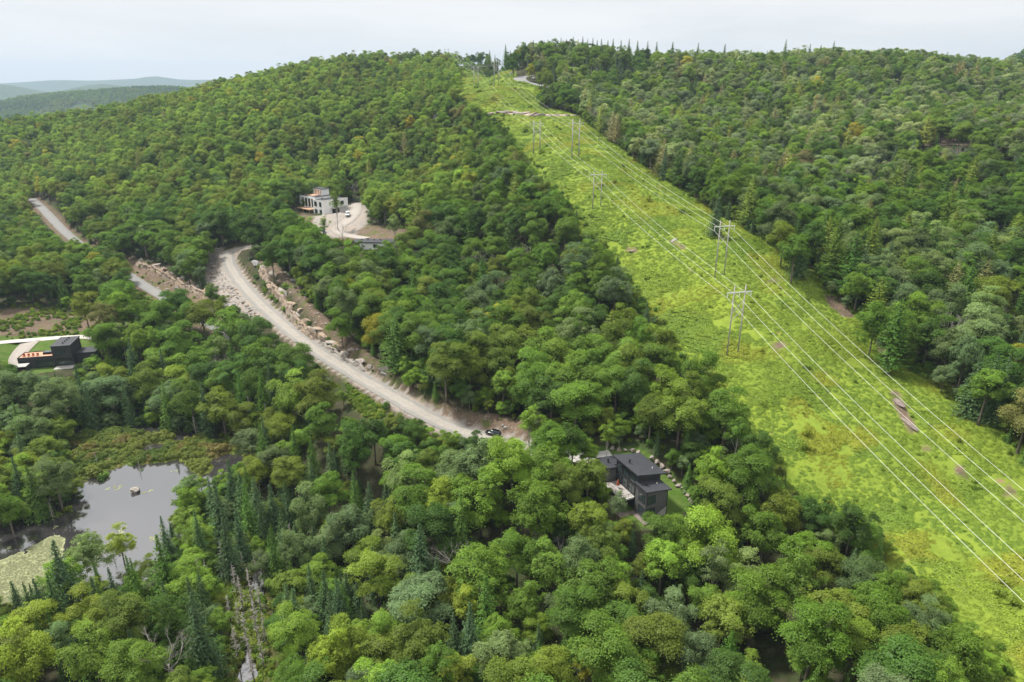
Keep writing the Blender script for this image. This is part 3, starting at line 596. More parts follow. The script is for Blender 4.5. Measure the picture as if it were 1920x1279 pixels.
# --- white house under construction, on the terrace
YC = math.radians(-40)
h3o = (-115.5, 399.5, 32.5); c3 = at(h3o, YC)
h3 = empty('unfinished_house', h3o, YC, 'white unfinished modern house with flat stepped roofs on a cleared terrace', 'house')
h3.scale = (1.2, 1.2, 1.0)
part('right_wall', 'whitewall', h3, (0, 8.0, 0, 14.5, -1.2, 7.6)); part('right_roof', 'roofdark', h3, (.25, 7.75, .25, 14.25, 7.604, 7.75)); part('parapet', 'whitetrim', h3, (-.08, 8.08, -.08, .2, 7.603, 7.95), (7.8, 8.08, .2, 14.58, 7.603, 7.95), (-.08, .2, .2, 14.58, 7.603, 7.95))
part('living_wall', 'whitewall', h3, (-12.5, -.005, 1.2, 11, -1.2, 9.0)); part('living_roof', 'roofdark', h3, (-12.3, .2, 1.4, 10.8, 9.004, 9.2)); part('side_wall', 'whitewall', h3, (-15.2, -12.505, 2.6, 10, -1.2, 7.9)); part('side_roof', 'roofdark', h3, (-15.3, -12.51, 2.5, 10.1, 7.904, 8.1))
part('roof_deck', 'ply', h3, (-10.5, -3.5, 2.2, 6.4, 9.204, 9.34))
part('penthouse_wall', 'whitewall', h3, (-9.2, -1.2, 6.6, 10.6, 9.204, 12.7)); part('penthouse_roof', 'roofdark', h3, (-9.5, -.9, 6.3, 10.8, 12.705, 12.95))
part('plywood_panel', 'ply', h3, (-7.2, -5.7, 6.53, 6.597, 9.4, 12.2)); part('plywood_panel', 'ply', h3, (-5.0, -3.6, 6.53, 6.597, 9.4, 12.0)); part('plywood_panel', 'ply', h3, (-2.9, -2.1, 6.53, 6.597, 9.4, 12.2))
for a in (-10.9, -8.3, -5.7, -3.1): window(h3, 'y', a, a+1.95, 2.9, 8.0, 1.2, mat='whitetrim', mull=0)
window(h3, 'y', -14.4, -13.1, 3.2, 7.0, 2.6, mat='whitetrim', mull=0)
for a, b in ((1.0, 3.1), (5.0, 6.7)): window(h3, 'y', a, b, 4.3, 6.9, 0, mull=1); window(h3, 'y', a, b, .2, 2.6, 0, mull=1)
for a in (6.3, 10.2): window(h3, 'X', a, a+1.8, 4.4, 6.6, 8.0, mull=1)
MB().box(8.004, 8.06, 5.0, 9.2, -.4, 2.6).build('garage_door', M['black'], h3)
part('canopy', 'concrete', h3, (8.065, 9.3, 4.0, 13.5, 3.1, 3.45)); part('front_deck', 'ply', h3, (-16, -.6, -2.2, 1.195, 1.9, 2.3))
for x in (-15.5, -11, -6, -1): part('post', 'ply', h3, (x-.12, x+.12, -2.0, -1.76, -3.5, 1.89))
for x, y in ((2, 4), (5, 9), (3, 12)): vent(h3, x, y, 7.75, .5, .2)
# --- garage with the dark flat roof
YD = math.radians(-4)
g1o = (-75.0, 318.5, 29.1)
g1 = empty('garage', g1o, YD, 'low white garage with dark flat roof at the edge of the cleared terrace', 'garage')
part('garage_wall', 'whitewall', g1, (3.0, 18.5, 0, 7.0, 0, 3.2)); part('wood_front', 'ply', g1, (0, 2.995, .02, 6.9, 0, 3.15)); part('garage_roof', 'roofdark', g1, (-.5, 19.0, -.5, 7.5, 3.205, 3.6))
for k in range(4): vent(g1, 3 + 3.0*k, 4.4, 3.6, .35, .18)
o = MB().tube([(15, 3.5, 3.6), (15, 3.5, 4.1)], .2, 8).build('pipe_vent', M['whitetrim'], g1)
window(g1, 'y', 9.5, 11.5, .9, 2.5, 0.0, mull=1)
tl = empty('portable_toilet', (*hit([(608,437)])[0],), .3, 'blue portable toilet with white roof on the construction terrace', 'toilet')
part('toilet_cabin', 'blue', tl, (-.65, .65, -.65, .65, 0, 2.15), bevel=.05); part('toilet_roof', 'whitetrim', tl, (-.7, .7, -.7, .7, 2.16, 2.4), bevel=.08); part('toilet_door', 'blue', tl, (-.45, .45, -.69, -.652, .1, 2.0))

# ------------------------------------------------------------------ vehicles
def loft(sections, name, mat, parent, sub=1):
    """closed body from cross-sections: each (y, [(x,z)...]) half profile mirrored"""
    V = []; F = []; n = None
    for y, half in sections:
        ring_ = [(x, z) for x, z in half] + [(-x, z) for x, z in reversed(half)]
        n = len(ring_); V += [(x, y, z) for x, z in ring_]
    for i in range(len(sections)-1):
        for k in range(n): F.append((i*n+k, (i+1)*n+k, (i+1)*n+(k+1) % n, i*n+(k+1) % n))
    F.append(tuple(range(n))); F.append(tuple((len(sections)-1)*n+k for k in range(n))[::-1])
    me = mesh_np(name, V, F, [mat], True); o = link(bpy.data.objects.new(name, me), parent)
    m = o.modifiers.new('bevel', 'BEVEL'); m.width = .05; m.segments = 2; m.angle_limit = math.radians(25)
    return o
def wheel(parent, x, y, r, w=0.24):
    s = 1 if x > 0 else -1
    o = MB().tube([(x-w/2, y, r), (x+w/2, y, r)], r, 18).build('wheel', M['tyre'], parent)
    MB().tube([(x+s*w/2-.01, y, r), (x+s*(w/2+.02), y, r)], r*.62, 14).build('rim', M['rim'], o)
def prof(w, z0, z1, tw, zt): return [(w*.92, z0), (w, z0+.25), (w, z1), (tw, zt)]
car = empty('parked_car', (0, 0, 0), 0, 'black parked car facing away up the pale gravel road beside the dirt bank', 'car')
loft([(-2.35, [(.70,.42),(.85,.6),(.84,.98),(.72,1.02)]), (-2.2, [(.80,.3),(.92,.55),(.90,1.0),(.78,1.08)]), (0, [(.84,.28),(.95,.6),(.93,1.02),(.80,1.08)]), (1.2, [(.84,.28),(.94,.6),(.92,1.0),(.76,1.05)]), (2.2, [(.80,.32),(.90,.55),(.86,.88),(.68,.94)]), (2.38, [(.66,.42),(.76,.55),(.74,.75),(.55,.8)])], 'body', M['carblack'], car)
loft([(-2.15, [(.78,1.05),(.76,1.2),(.70,1.45),(.62,1.5)]), (-1.75, [(.82,1.05),(.80,1.2),(.70,1.66),(.60,1.72)]), (0.1, [(.82,1.05),(.80,1.2),(.70,1.68),(.60,1.74)]), (.55, [(.82,1.05),(.80,1.2),(.68,1.6),(.58,1.65)]), (1.3, [(.76,1.03),(.72,1.05),(.66,1.07),(.5,1.08)])], 'cabin_glass', M['glass'], car)
part('roof', 'carblack', car, (-.62, .62, -1.75, .35, 1.735, 1.79), bevel=.03)
for x in (-.82, .82):
    for y in (-1.45, 1.45): wheel(car, x, y, .36)
for x in (-.72, .62): part('tail_light', 'redlight', car, (x, x+.12, -2.26, -2.18, .8, 1.05)); part('headlight', 'lens', car, (x-.05, x+.2, 2.2, 2.3, .7, .84))
for x in (-.66, .62): MB().tube([(x, -1.5, 1.8), (x, .1, 1.8)], .025, 6).build('roof_rail', M['rim'], car)
cp = hit([(931,818)])[0]; cdir = RD['gravel_road'][0]; k = np.argmin(np.hypot(cdir[:,0]-cp[0], cdir[:,1]-cp[1])); dv = cdir[k+2]-cdir[k-2]
nrm = np.array([-dv[1], dv[0]]); nrm /= np.linalg.norm(nrm); nrm = nrm if nrm[1] > 0 else -nrm
car.location = (cdir[k,0]+nrm[0]*2.2, cdir[k,1]+nrm[1]*2.2, cdir[k,2]+.06); car.rotation_euler = (0, 0, math.atan2(dv[1], dv[0]) - math.pi/2)

tk = empty('pickup_truck', (0, 0, 0), 0, 'white pickup truck with a covered bed parked on the gravel terrace', 'truck')
loft([(-2.9, [(.90,.55),(.98,.7),(.98,1.15),(.94,1.18)]), (0.9, [(.92,.5),(1.0,.7),(1.0,1.15),(.94,1.2)]), (2.4, [(.92,.5),(.98,.7),(.96,1.05),(.86,1.12)]), (2.75, [(.85,.55),(.9,.7),(.86,.95),(.75,1.0)])], 'body', M['carwhite'], tk)
loft([(-.6, [(.92,1.18),(.9,1.3),(.78,1.8),(.68,1.86)]), (.5, [(.92,1.18),(.9,1.3),(.78,1.8),(.68,1.86)]), (1.25, [(.86,1.16),(.84,1.18),(.76,1.2),(.6,1.21)])], 'cab_glass', M['glass'], tk)
part('cab_roof', 'carwhite', tk, (-.74, .74, -.62, .5, 1.84, 1.92), bevel=.04); part('bed_cap', 'carwhite', tk, (-.92, .92, -2.85, -.7, 1.19, 1.95), bevel=.08); part('grille', 'black', tk, (-.6, .6, 2.74, 2.8, .72, .95))
for x in (-.86, .86):
    for y in (-1.9, 1.75): wheel(tk, x, y, .4)
for x in (-.8, .62): part('headlight', 'lens', tk, (x, x+.18, 2.66, 2.79, .78, .94))
p = hit([(652,406)])[0]; tk.location = (p[0], p[1], p[2]+.35); tk.rotation_euler = (0, 0, math.radians(-172)); tk.scale = (1.15, 1.15, 1.15)

# ------------------------------------------------------------------ power line: H-frames and wires
FR = {  # line a (left) and line b: middle of the foot, height
 'a': [(55.2*K, 159.4*K, 22.4), (30.9*K, 250.6*K, 16.2), (11.8*K, 336.5*K, 18.2), (-25.1*K, 511.5*K, 18.5), (-48.5*K, 640*K, 18)],
 'b': [(60.5*K, 193.4*K, 20.2), (27.2*K, 302.5*K, 20.0), (-10.0*K, 471*K, 20.0), (-59*K, 668*K, 20)],
}
FLAB = {'a': ['grey wooden H shaped power pole frame nearest the camera with two crossed braces', 'short grey H shaped power pole frame standing alone halfway up the grass strip', 'grey H shaped power pole frame just below the stony ledge, left of its taller twin', 'faint grey power pole frame left of the paved bend high on the strip', 'distant power pole frame on the skyline crest, the right one of the pair'],
        'b': ['grey H shaped power pole frame beside the dark forest edge, behind the crossed brace frame', 'tall grey power pole frame below the stony ledge, right of its twin', 'tall grey power pole frame beside the paved road bend on the upper strip', 'distant power pole frame on the skyline crest, the left one of the pair']}
ATT = {'a': [], 'b': []}
ARM = 8.3; LEG = 3.8
for ln, frs in FR.items():
    for i, (x, y, h) in enumerate(frs):
        j = min(i, len(frs)-2); dx, dy = frs[j+1][0]-frs[j][0], frs[j+1][1]-frs[j][1]
        rz = math.atan2(dy, dx) - math.pi/2; z = float(gz(x, y)); c, s = math.cos(rz), math.sin(rz)
        f = empty('power_pole_frame', (x, y, z), rz, FLAB[ln][i], 'power pole', 'power line frames on the grass strip')
        za = h*.9
        for sx in (-LEG/2, LEG/2):
            zz = float(gz(x+sx*c, y+sx*s)) - z
            MB().tube([(sx, 0, zz-.6), (sx, 0, h*.5), (sx, 0, h)], [q*(1.0 if y < 330 else 1.45) for q in (.23, .20, .16)], 10).build('pole', M['pole'], f, True)
        for yy in (-.22, .22): part('crossarm', 'arm', f, (-ARM/2, ARM/2, yy-.05, yy+.05, za-.12, za+.12))
        def brace(z0, z1):
            MB().tube([(-LEG/2, -.33, z0), (LEG/2, -.33, z1)], .085, 6).build('cross_brace', M['pole'], f); MB().tube([(-LEG/2, .33, z1), (LEG/2, .33, z0)], .085, 6).build('cross_brace', M['pole'], f)
        if (ln, i) == ('a', 0): brace(h*.50, h*.69); brace(h*.62, h*.81)
        else: brace(h*.56, h*.80)
        row = []
        for sx in (-ARM/2+.12, 0, ARM/2-.12):
            b = MB(); b.tube([(sx, 0, za-.17), (sx, 0, za-1.45)], .03, 6)
            for q in range(6): b.tube([(sx, 0, za-.34-.17*q), (sx, 0, za-.42-.17*q)], [.15, .1], 9)
            b.build('insulator', M['insul'], f); row.append((x+sx*c, y+sx*s, z+za-1.5))
        ATT[ln].append(row)
for ln, nm in (('a', 'left'), ('b', 'right')):
    r0, r1 = ATT[ln][0], ATT[ln][1]
    n0 = []                                  # the next frame stands outside the picture; the wires run on to it
    fx, fy = FR[ln][0][:2]; ex, ey, ez = {'a': (99.0, 57.0, 12.5), 'b': (121.0, 55.0, 8.0)}[ln]
    for q in range(3):
        ox, oy = r0[q][0]-fx, r0[q][1]-fy; n0.append((ex+ox, ey+oy, ez))
    for q, side in enumerate(('left', 'middle', 'right')):
        pts = []
        stops = [n0[q]] + [r[q] for r in ATT[ln]]
        for a, b in zip(stops[:-1], stops[1:]):
            L = math.dist(a, b); sag = L*L*0.00011
            for t in np.linspace(0, 1, 15)[(1 if pts else 0):]:
                pts.append((a[0]+(b[0]-a[0])*t, a[1]+(b[1]-a[1])*t, a[2]+(b[2]-a[2])*t - sag*4*t*(1-t)))
        rad = [0.029 if p[1] < 260 else 0.026 for p in pts]
        o = MB().tube(pts, rad, 5).build('power_wire', M['wire'], None, True)
        tag(o, f'pale power wire, {side} of the three hung from the {nm} row of pole frames', 'wire', 'wires along the grass strip')

# ------------------------------------------------------------------ rocks
import bmesh
def rock_mesh(name, mat, seed, sub=3, rough=.35, flat_=1.0):
    bm = bmesh.new(); bmesh.ops.create_icosphere(bm, subdivisions=sub, radius=1.0); r = random.Random(seed)
    pl = [(Vector((r.gauss(0,1), r.gauss(0,1), r.gauss(0,1))).normalized(), r.uniform(.42, .78)) for _ in range(13)]
    for v in bm.verts:
        for n, d in pl:
            e = v.co.dot(n) - d
            if e > 0: v.co -= n*e
        k = vnoise(v.co.x*3+seed, v.co.y*3+v.co.z*2, 1.0, seed)-.5; v.co *= 1+k*rough*.25; v.co.z *= flat_
    me = bpy.data.meshes.new(name); bm.to_mesh(me); bm.free(); me.materials.append(mat); return me
ROCKS = {k: [rock_mesh('boulder', M[k], s, 3) for s in range(6)] for k in ('rock', 'rockorange', 'rockgrey', 'rockpink', 'rocksoil')}
def boulder(p, r, mat, label, group=None, squash=.8, name='boulder', cat='boulder', rot=None, sxy=(1, 1), sink=.3):
    o = bpy.data.objects.new(name, random.choice(ROCKS[mat])); o.location = (p[0], p[1], p[2] + r*squash*(1-2*sink)*.6)
    o.scale = (r*sxy[0]*random.uniform(.85, 1.15), r*sxy[1]*random.uniform(.85, 1.15), r*squash); o.rotation_euler = (random.uniform(-.3, .3), random.uniform(-.3, .3), random.uniform(0, 6.3) if rot is None else rot)
    link(o); return tag(o, label, cat, group)
p = hitz([(254,922)], WATER)[0]; boulder(p, 1.5, 'rock', 'tan boulder standing alone in the open water of the pond', squash=.75)
for (u, v, r) in ((40,985,1.6),(62,980,1.0)): boulder(hit([(u,v)])[0], r, 'rockgrey', 'large grey rock on the pond shore below the spruces' if r > 1.2 else 'smaller grey rock beside a larger one on the pond shore', squash=.5)
# retaining wall of boulders round the lawn
for pth, r in ((resample(hit([(1148,846),(1175,847),(1198,852)]), 1.75), .95), (resample(hit([(1222,868),(1240,880),(1256,895),(1268,910),(1282,922),(1292,935),(1298,947)]), 1.5), .9)):
    for q in pth: boulder((q[0], q[1], float(gz(q[0], q[1]))), r*random.uniform(.8, 1.2), random.choice(('rock', 'rockpink', 'rockpink')), 'pinkish boulder in the curved stone wall around the lawn of the charcoal house', 'boulders of the lawn wall', .85, sink=.2)
for (u, v) in ((1232,958),(1240,965),(1246,955)): boulder(hit([(u,v)])[0], .7, 'rockpink', 'low pink rock at the foot of the end wall of the charcoal house', 'rocks by the house corner')
# blasted rock along the uphill side of the gravel road
FACE = [(478,500,2.4,'rockgrey'),(492,506,1.6,'rock'),(505,520,2.6,'rock'),(520,533,2.2,'rockorange'),(498,528,2.8,'rockorange'),(512,548,3.0,'rockorange'),(528,556,3.0,'rock'),(540,575,2.8,'rockorange'),(545,530,1.7,'rockgrey'),(552,598,2.6,'rock'),(560,612,3.2,'rockorange'),(575,610,2.4,'rockorange'),(580,626,3.0,'rock'),(595,622,2.2,'rockorange'),(604,640,3.2,'rockorange'),(618,648,2.4,'rock'),(630,655,2.4,'rockorange'),(645,668,2.0,'rock'),(676,684,1.8,'rockpink'),(690,692,1.5,'rock'),(720,697,2.1,'rock'),(716,706,1.4,'rockgrey'),(766,718,1.6,'rock'),(783,730,1.6,'rockorange'),(540,520,1.3,'rockgrey'),(560,585,1.6,'rockorange'),(466,488,1.2,'rockgrey'),(475,478,1.1,'rockgrey'),(655,660,1.5,'rockpink'),(748,768,.9,'rock'),(945,806,.8,'rock'),(905,790,.6,'rock'),(980,790,.6,'rock')]
def rock_wall(name, px, off, hmin, hmax, mat, label, seed, dep=3.2):
    """a broken face of blasted bedrock standing along a line of ground points"""
    c = resample(hit(px), .8); n = len(c); t = np.gradient(c[:, :2], axis=0); t /= np.linalg.norm(t, axis=1)[:, None]; nr = np.stack([-t[:, 1], t[:, 0]], 1)
    if nr[n//2, 1] < 0: nr = -nr
    q = np.arange(n)*.8; V = []; rows = 9
    blk = lambda a, b, s_, sd: vnoise(np.floor(np.asarray(a)/s_)*7.3, np.floor(np.asarray(b)/s_)*5.1, .37, sd)
    H = (hmin + (hmax-hmin)*(.55*blk(q + 1.3*vnoise(q, 0*q, 2, seed), 0*q, 3.4, seed) + .45*blk(q, 0*q, 1.7, seed+1)))*smooth(0, 4, q)*smooth(q[-1], q[-1]-4, q)
    for j in range(rows):
        f = j/(rows-1); up = H*(min(f/.62, 1.0)); back = off + dep*(f if f < .62 else .62*.55 + (f-.62)*2.1)*.55
        jx = (blk(q+up*.4, up + 0*q, 1.5, seed+2)-.5)*1.5 + (blk(q, up+0*q, .8, seed+3)-.5)*.6; jz = (blk(q, up+0*q, 1.9, seed+4)-.5)*.6*min(1, f*3)
        if j == rows-1: up = H*.25; back = back + 1.5
        x = c[:, 0] + nr[:, 0]*(back+jx); y = c[:, 1] + nr[:, 1]*(back+jx); z = c[:, 2] + up + jz - (.8 if j == 0 else 0) - (.9 if j == rows-1 else 0); V.append(np.stack([x, y, z], 1))
    ii = (np.arange(rows-1)[:, None]*n + np.arange(n-1)[None]); F = np.stack([ii, ii+1, ii+n+1, ii+n], -1).reshape(-1, 4)
    o = link(bpy.data.objects.new(name, mesh_np(name, np.vstack(V), F, [M[mat]]))); return tag(o, label, 'rock face')
rock_wall('rock_outcrop', [(486,506),(500,528),(514,552),(530,574),(544,594),(556,612),(572,628),(592,642)], -.6, 1.6, 5.2, 'rockorange', 'orange stained broken rock face rising beside the gravel road below the bend', 61)
rock_wall('rock_outcrop', [(596,645),(620,660),(645,676),(668,690),(690,702)], -.3, .8, 2.8, 'rock', 'low pale broken rock face beside the straight of the gravel road', 62, 2.4)
rock_wall('rock_outcrop', [(248,498),(275,507),(300,518),(325,532),(350,546),(376,560),(400,572)], .2, 1.4, 4.2, 'rockorange', 'brown broken rock face above the side road left of the rubble', 63)
cols = {'rock': 'tan', 'rockorange': 'orange stained', 'rockgrey': 'grey', 'rockpink': 'pinkish'}
cnt = {}
ORD = ['first', 'second', 'third', 'fourth', 'fifth', 'sixth', 'seventh', 'eighth', 'ninth', 'tenth', 'eleventh', 'twelfth', 'thirteenth', 'fourteenth', 'fifteenth', 'sixteenth', 'seventeenth', 'eighteenth', 'nineteenth', 'twentieth']
for u, v, r, m in sorted(FACE, key=lambda t: t[1]):
    big = 'massive' if r > 2.3 else 'large' if r > 1.5 else 'small'
    k = (m, big); cnt[k] = cnt.get(k, 0) + 1
    boulder(hit([(u+4, v-3)])[0], r*1.05, m, f'{big} {cols[m]} rock on the cut bank, {ORD[cnt[k]-1]} down from the road bend', 'blasted rocks on the cut bank', .72, name='blasted_rock', cat='rock', rot=random.uniform(-.9, -.3), sxy=(1.45, .8), sink=.32)
for i, (u, v, r) in enumerate(sorted([(246,492,1.8),(260,497,2.2),(276,500,2.0),(290,506,2.4),(304,515,2.2),(322,520,2.2),(338,530,2.6),(352,538,2.2),(366,548,2.4),(380,556,2.2),(394,566,2.0),(330,510,1.6),(345,522,1.5),(128,462,1.2),(134,472,1.4),(188,455,1.2),(178,448,1.0),(205,463,1.2)], key=lambda t: t[0])):
    boulder(hit([(u+5, v-7)])[0], r*1.05, random.choice(('rockorange', 'rock', 'rockgrey')), f'rough brown rock of the blasted side road cutting, {ORD[i]} from its upper left end', 'rocks of the side road cutting', .75, name='blasted_rock', cat='rock', rot=-.5, sxy=(1.2, .85), sink=.35)
# ledge and slabs on the grass strip
for i, (u, v, r) in enumerate([(925,214,1.7),(940,213,2.2),(955,212,2.4),(970,213,2.4),(984,213,2.2),(1000,215,2.4),(1014,217,2.2),(1030,218,1.8),(1046,217,1.6),(1062,217,1.5),(1076,218,1.3)]):
    boulder(hit([(u, v)])[0], r*1.2, 'rockpink', f'pale pink rock of the ledge across the grass strip, {ORD[i]} from its left end', 'rocks of the pale ledge', .5, name='ledge_rock', cat='rock', rot=.2, sxy=(1.9, .9), sink=.3)
SLABS = [(1680,750,3.0,'bare pink rock slab sunk in the grass under the wires, beside the dark forest edge',(.5,2.0),-.1),(1698,790,2.8,'narrow brown rock slab just below the larger pink slab on the grass strip',(.4,2.2),.15),(1802,886,2.0,'reddish flat rock slab in the lower right of the grass strip',(1.2,.9),.4),
 (1367,716,1.1,'grey boulder in the grass below the nearest power pole frame',(1,1),0),(1186,471,1.8,'brown flat stone near the left side of the grass strip, halfway up',(1.2,.8),0),(1262,452,1.8,'long thin grey stone under the wires in the middle of the strip',(.5,1.9),-.9),(958,184,2.2,'pale slab on the upper grass strip above the ledge',(1.6,.7),.6),(943,216+10,2.0,'pale low rock just below the ledge',(1.6,.7),0),(905,163,1.6,'grey rock near the tree edge high on the grass strip',(1.6,.8),0),(870,128,1.5,'pale rock on the skyline crest of the grass strip',(1.6,.8),0),(1458,652,1.2,'pinkish stone in the grass right of the nearest pole frame',(1.3,.9),0),(1090,338,1.2,'brown stone in the grass beside the lone short pole frame',(1.2,.9),0)]
for u, v, r, lab, sx, rot in SLABS: boulder(hit([(u, v)])[0], r, 'rockgrey' if 'grey' in lab else 'rockpink' if 'pale' in lab else 'rocksoil', lab, None, .16, name='rock_slab', cat='rock', rot=rot, sxy=sx, sink=.35)
for u, v, r, lab in ((1745,266,3.5,'left pale pink rock outcrop showing among trees of the right hill'),(1805,266,3.0,'right pale pink rock outcrop showing among trees of the right hill')):
    boulder(hit([(u, v)])[0], r, 'rockpink', lab, None, .6, name='rock_outcrop', cat='rock', rot=.1, sxy=(2.2, .9))
for u, v, r, lab in ((960,137,2.2,'dark rock cutting left of the paved bend'),(1008,148,2.6,'dark rock cutting right of the paved bend beside the trees')):
    boulder(hit([(u, v)])[0], r, 'rockgrey', lab, None, .7, name='rock_outcrop', cat='rock', rot=.1, sxy=(2.0, .9))

# ------------------------------------------------------------------ scattered stuff through geometry nodes
def scatter(name, pts, rotz, scl, tint, pick, coll):
    n = len(pts); me = bpy.data.meshes.new(name); me.vertices.add(n); me.vertices.foreach_set('co', np.asarray(pts, np.float32).ravel())
    a = me.attributes.new('rot', 'FLOAT_VECTOR', 'POINT'); r = np.zeros((n, 3), np.float32); r[:, 2] = rotz; a.data.foreach_set('vector', r.ravel())
    a = me.attributes.new('scl', 'FLOAT_VECTOR', 'POINT'); s = np.asarray(scl, np.float32); s = np.repeat(s[:, None], 3, 1) if s.ndim == 1 else s; a.data.foreach_set('vector', s.ravel())
    a = me.attributes.new('tint', 'FLOAT_VECTOR', 'POINT'); a.data.foreach_set('vector', np.asarray(tint, np.float32).ravel())
    a = me.attributes.new('pick', 'INT', 'POINT'); a.data.foreach_set('value', np.asarray(pick, np.int32))
    g = bpy.data.node_groups.new(name, 'GeometryNodeTree'); g.interface.new_socket('Geometry', in_out='INPUT', socket_type='NodeSocketGeometry'); g.interface.new_socket('Geometry', in_out='OUTPUT', socket_type='NodeSocketGeometry')
    gi = g.nodes.new('NodeGroupInput'); go = g.nodes.new('NodeGroupOutput'); ip = g.nodes.new('GeometryNodeInstanceOnPoints'); ci = g.nodes.new('GeometryNodeCollectionInfo')
    ci.inputs[0].default_value = coll; ci.inputs['Separate Children'].default_value = True; ci.inputs['Reset Children'].default_value = True
    def na(nm, dt):
        q = g.nodes.new('GeometryNodeInputNamedAttribute'); q.data_type = dt; q.inputs[0].default_value = nm; return q.outputs[0]
    L = g.links; L.new(gi.outputs[0], ip.inputs['Points']); L.new(ci.outputs[0], ip.inputs['Instance']); ip.inputs['Pick Instance'].default_value = True
    L.new(na('pick', 'INT'), ip.inputs['Instance Index']); L.new(na('rot', 'FLOAT_VECTOR'), ip.inputs['Rotation']); L.new(na('scl', 'FLOAT_VECTOR'), ip.inputs['Scale']); L.new(ip.outputs[0], go.inputs[0])
    o = link(bpy.data.objects.new(name, me)); md = o.modifiers.new('scatter', 'NODES'); md.node_group = g
    return tag(o, kind='stuff')
def unit(v): return v/(np.linalg.norm(v, axis=-1, keepdims=True)+1e-9)
def leaf_faces(C, N, size, r, asp=.75):
    n = len(C); t = unit(np.cross(N, r.normal(size=(n, 3)))); b = np.cross(N, t); s = np.asarray(size).reshape(-1, 1)
    V = np.stack([C + t*s, C + b*s*asp, C - t*s, C - b*s*asp], 1).reshape(-1, 3); return V, np.arange(4*n).reshape(n, 4)
class Coll:
    def __init__(s, name): s.c = bpy.data.collections.new(name); s.n = 0; s.name = name
    def add(s, me):
        o = bpy.data.objects.new('%s_%02d' % (s.name, s.n), me); s.c.objects.link(o); s.n += 1; return s.n-1
def leaf_mesh(name, V, F, lf, mat, extra=None):
    if extra is not None:
        v2, f2, m2 = extra; n = len(V); V = np.vstack([V, np.asarray(v2, float)])
        quads = [f for f in f2 if len(f) == 4]
        F = np.vstack([F, np.asarray(quads)+n]); mi = np.r_[np.zeros(len(F)-len(quads)), np.ones(len(quads))]
        me = mesh_np(name, V, F, [mat, m2], False, mi); lf = np.r_[lf, np.ones(len(v2))]
    else: me = mesh_np(name, V, F, [mat])
    fattr(me, 'leaf', lf); return me

# ------------------------------------------------------------------ tree kinds
R3 = np.random.default_rng(11)
def crown_broadleaf(seed, h=16.0, R=4.2, n_lobe=12, per=104, base=.26, narrow=1.0, clumps=13, puff=False):
    """irregular crown: limb masses, each of flat leaf sprays"""
    r = np.random.default_rng(seed); zc = h*(base+1)/2*1.0; rz = h*(1-base)/2
    C = []; N = []; S = []; Lf = []; lobes = []
    k = np.arange(n_lobe) + .5; ph = np.arccos(1 - 1.55*k/n_lobe); th = math.pi*(1+5**.5)*k + r.uniform(0, 6)
    dirs = np.stack([np.sin(ph)*np.cos(th), np.sin(ph)*np.sin(th), np.cos(ph)], 1); lop = r.normal(size=3)*.3
    for d in dirs:
        q = np.clip(1 + d@lop, .6, 1.3)*r.uniform(.42, .80)
        c = np.array([d[0]*R*narrow*q, d[1]*R*narrow*q, zc + d[2]*rz*q*1.05 + r.normal()*.5]); mr = R*r.uniform(.30, .50); lobes.append(c); mshade = r.uniform(.86, 1.14)
        for _ in range(clumps):
            e = unit(r.normal(size=3) + d*.9 + np.array([0, 0, .45])); far_ = r.random() < (.13 if puff else .20)
            cc = c + e*mr*(r.uniform(1.05, 1.35) if far_ else (r.uniform(.68, .98) if puff else r.uniform(.5, 1.02)))*np.array([1, 1, .85]); cr = R*(r.uniform(.07, .11) if far_ else r.uniform(.15, .25) if puff else r.uniform(.12, .21)); m = int(per*(.6 if far_ else r.uniform(.8, 1.3)*(1.25 if puff else 1)))
            g = r.normal(size=(m, 3))*np.array([.62, .62, .27])*cr; g[:, 2] -= .35*(g[:, 0]**2+g[:, 1]**2)/cr
            C.append(cc + g); N.append(unit(np.array([0, 0, .85]) + e*.55 + g/cr*np.array([.5, .5, 0]) + r.normal(size=(m, 3))*.42)); S.append(r.uniform(.080, .165, m)*R/4.2); Lf.append(mshade*r.uniform(.86, 1.14)*np.clip(r.normal(1, .11, m), .6, 1.4))
    m = 420
    e = unit(r.normal(size=(m, 3))); C.append(np.array([0, 0, zc]) + e*np.array([R*.55*narrow, R*.55*narrow, rz*.75])*r.uniform(.2, 1, (m, 1))); N.append(unit(e+r.normal(size=e.shape)*.6)); S.append(r.uniform(.2, .36, m)); Lf.append(r.uniform(.7, 1, m))
    V, F = leaf_faces(np.vstack(C), np.vstack(N), np.concatenate(S), r)
    return V, F, np.repeat(np.concatenate(Lf), 4), lobes, zc
def trunk_mb(seed, h, zc, lobes, r0=.24, limbs=6, low=.28):
    r = random.Random(seed); b = MB(); lean = [r.uniform(-.4, .4), r.uniform(-.4, .4)]
    pts = [(lean[0]*t*t, lean[1]*t*t, t*zc*1.12 - (.8 if t == 0 else 0)) for t in (0, .15, .4, .7, 1)]
    b.tube(pts, [r0*1.25, r0, r0*.82, r0*.55, r0*.2], 7)
    for q in r.sample(lobes, min(limbs, len(lobes))):
        z0 = r.uniform(low, .6)*h; t = z0/(zc*1.12); p0 = (lean[0]*t*t, lean[1]*t*t, z0); mid = (p0[0]*.55+q[0]*.45, p0[1]*.55+q[1]*.45, z0*.45+q[2]*.55 - .3)
        b.tube([p0, mid, tuple(q)], [r0*.45, r0*.28, r0*.08], 5)
    return b
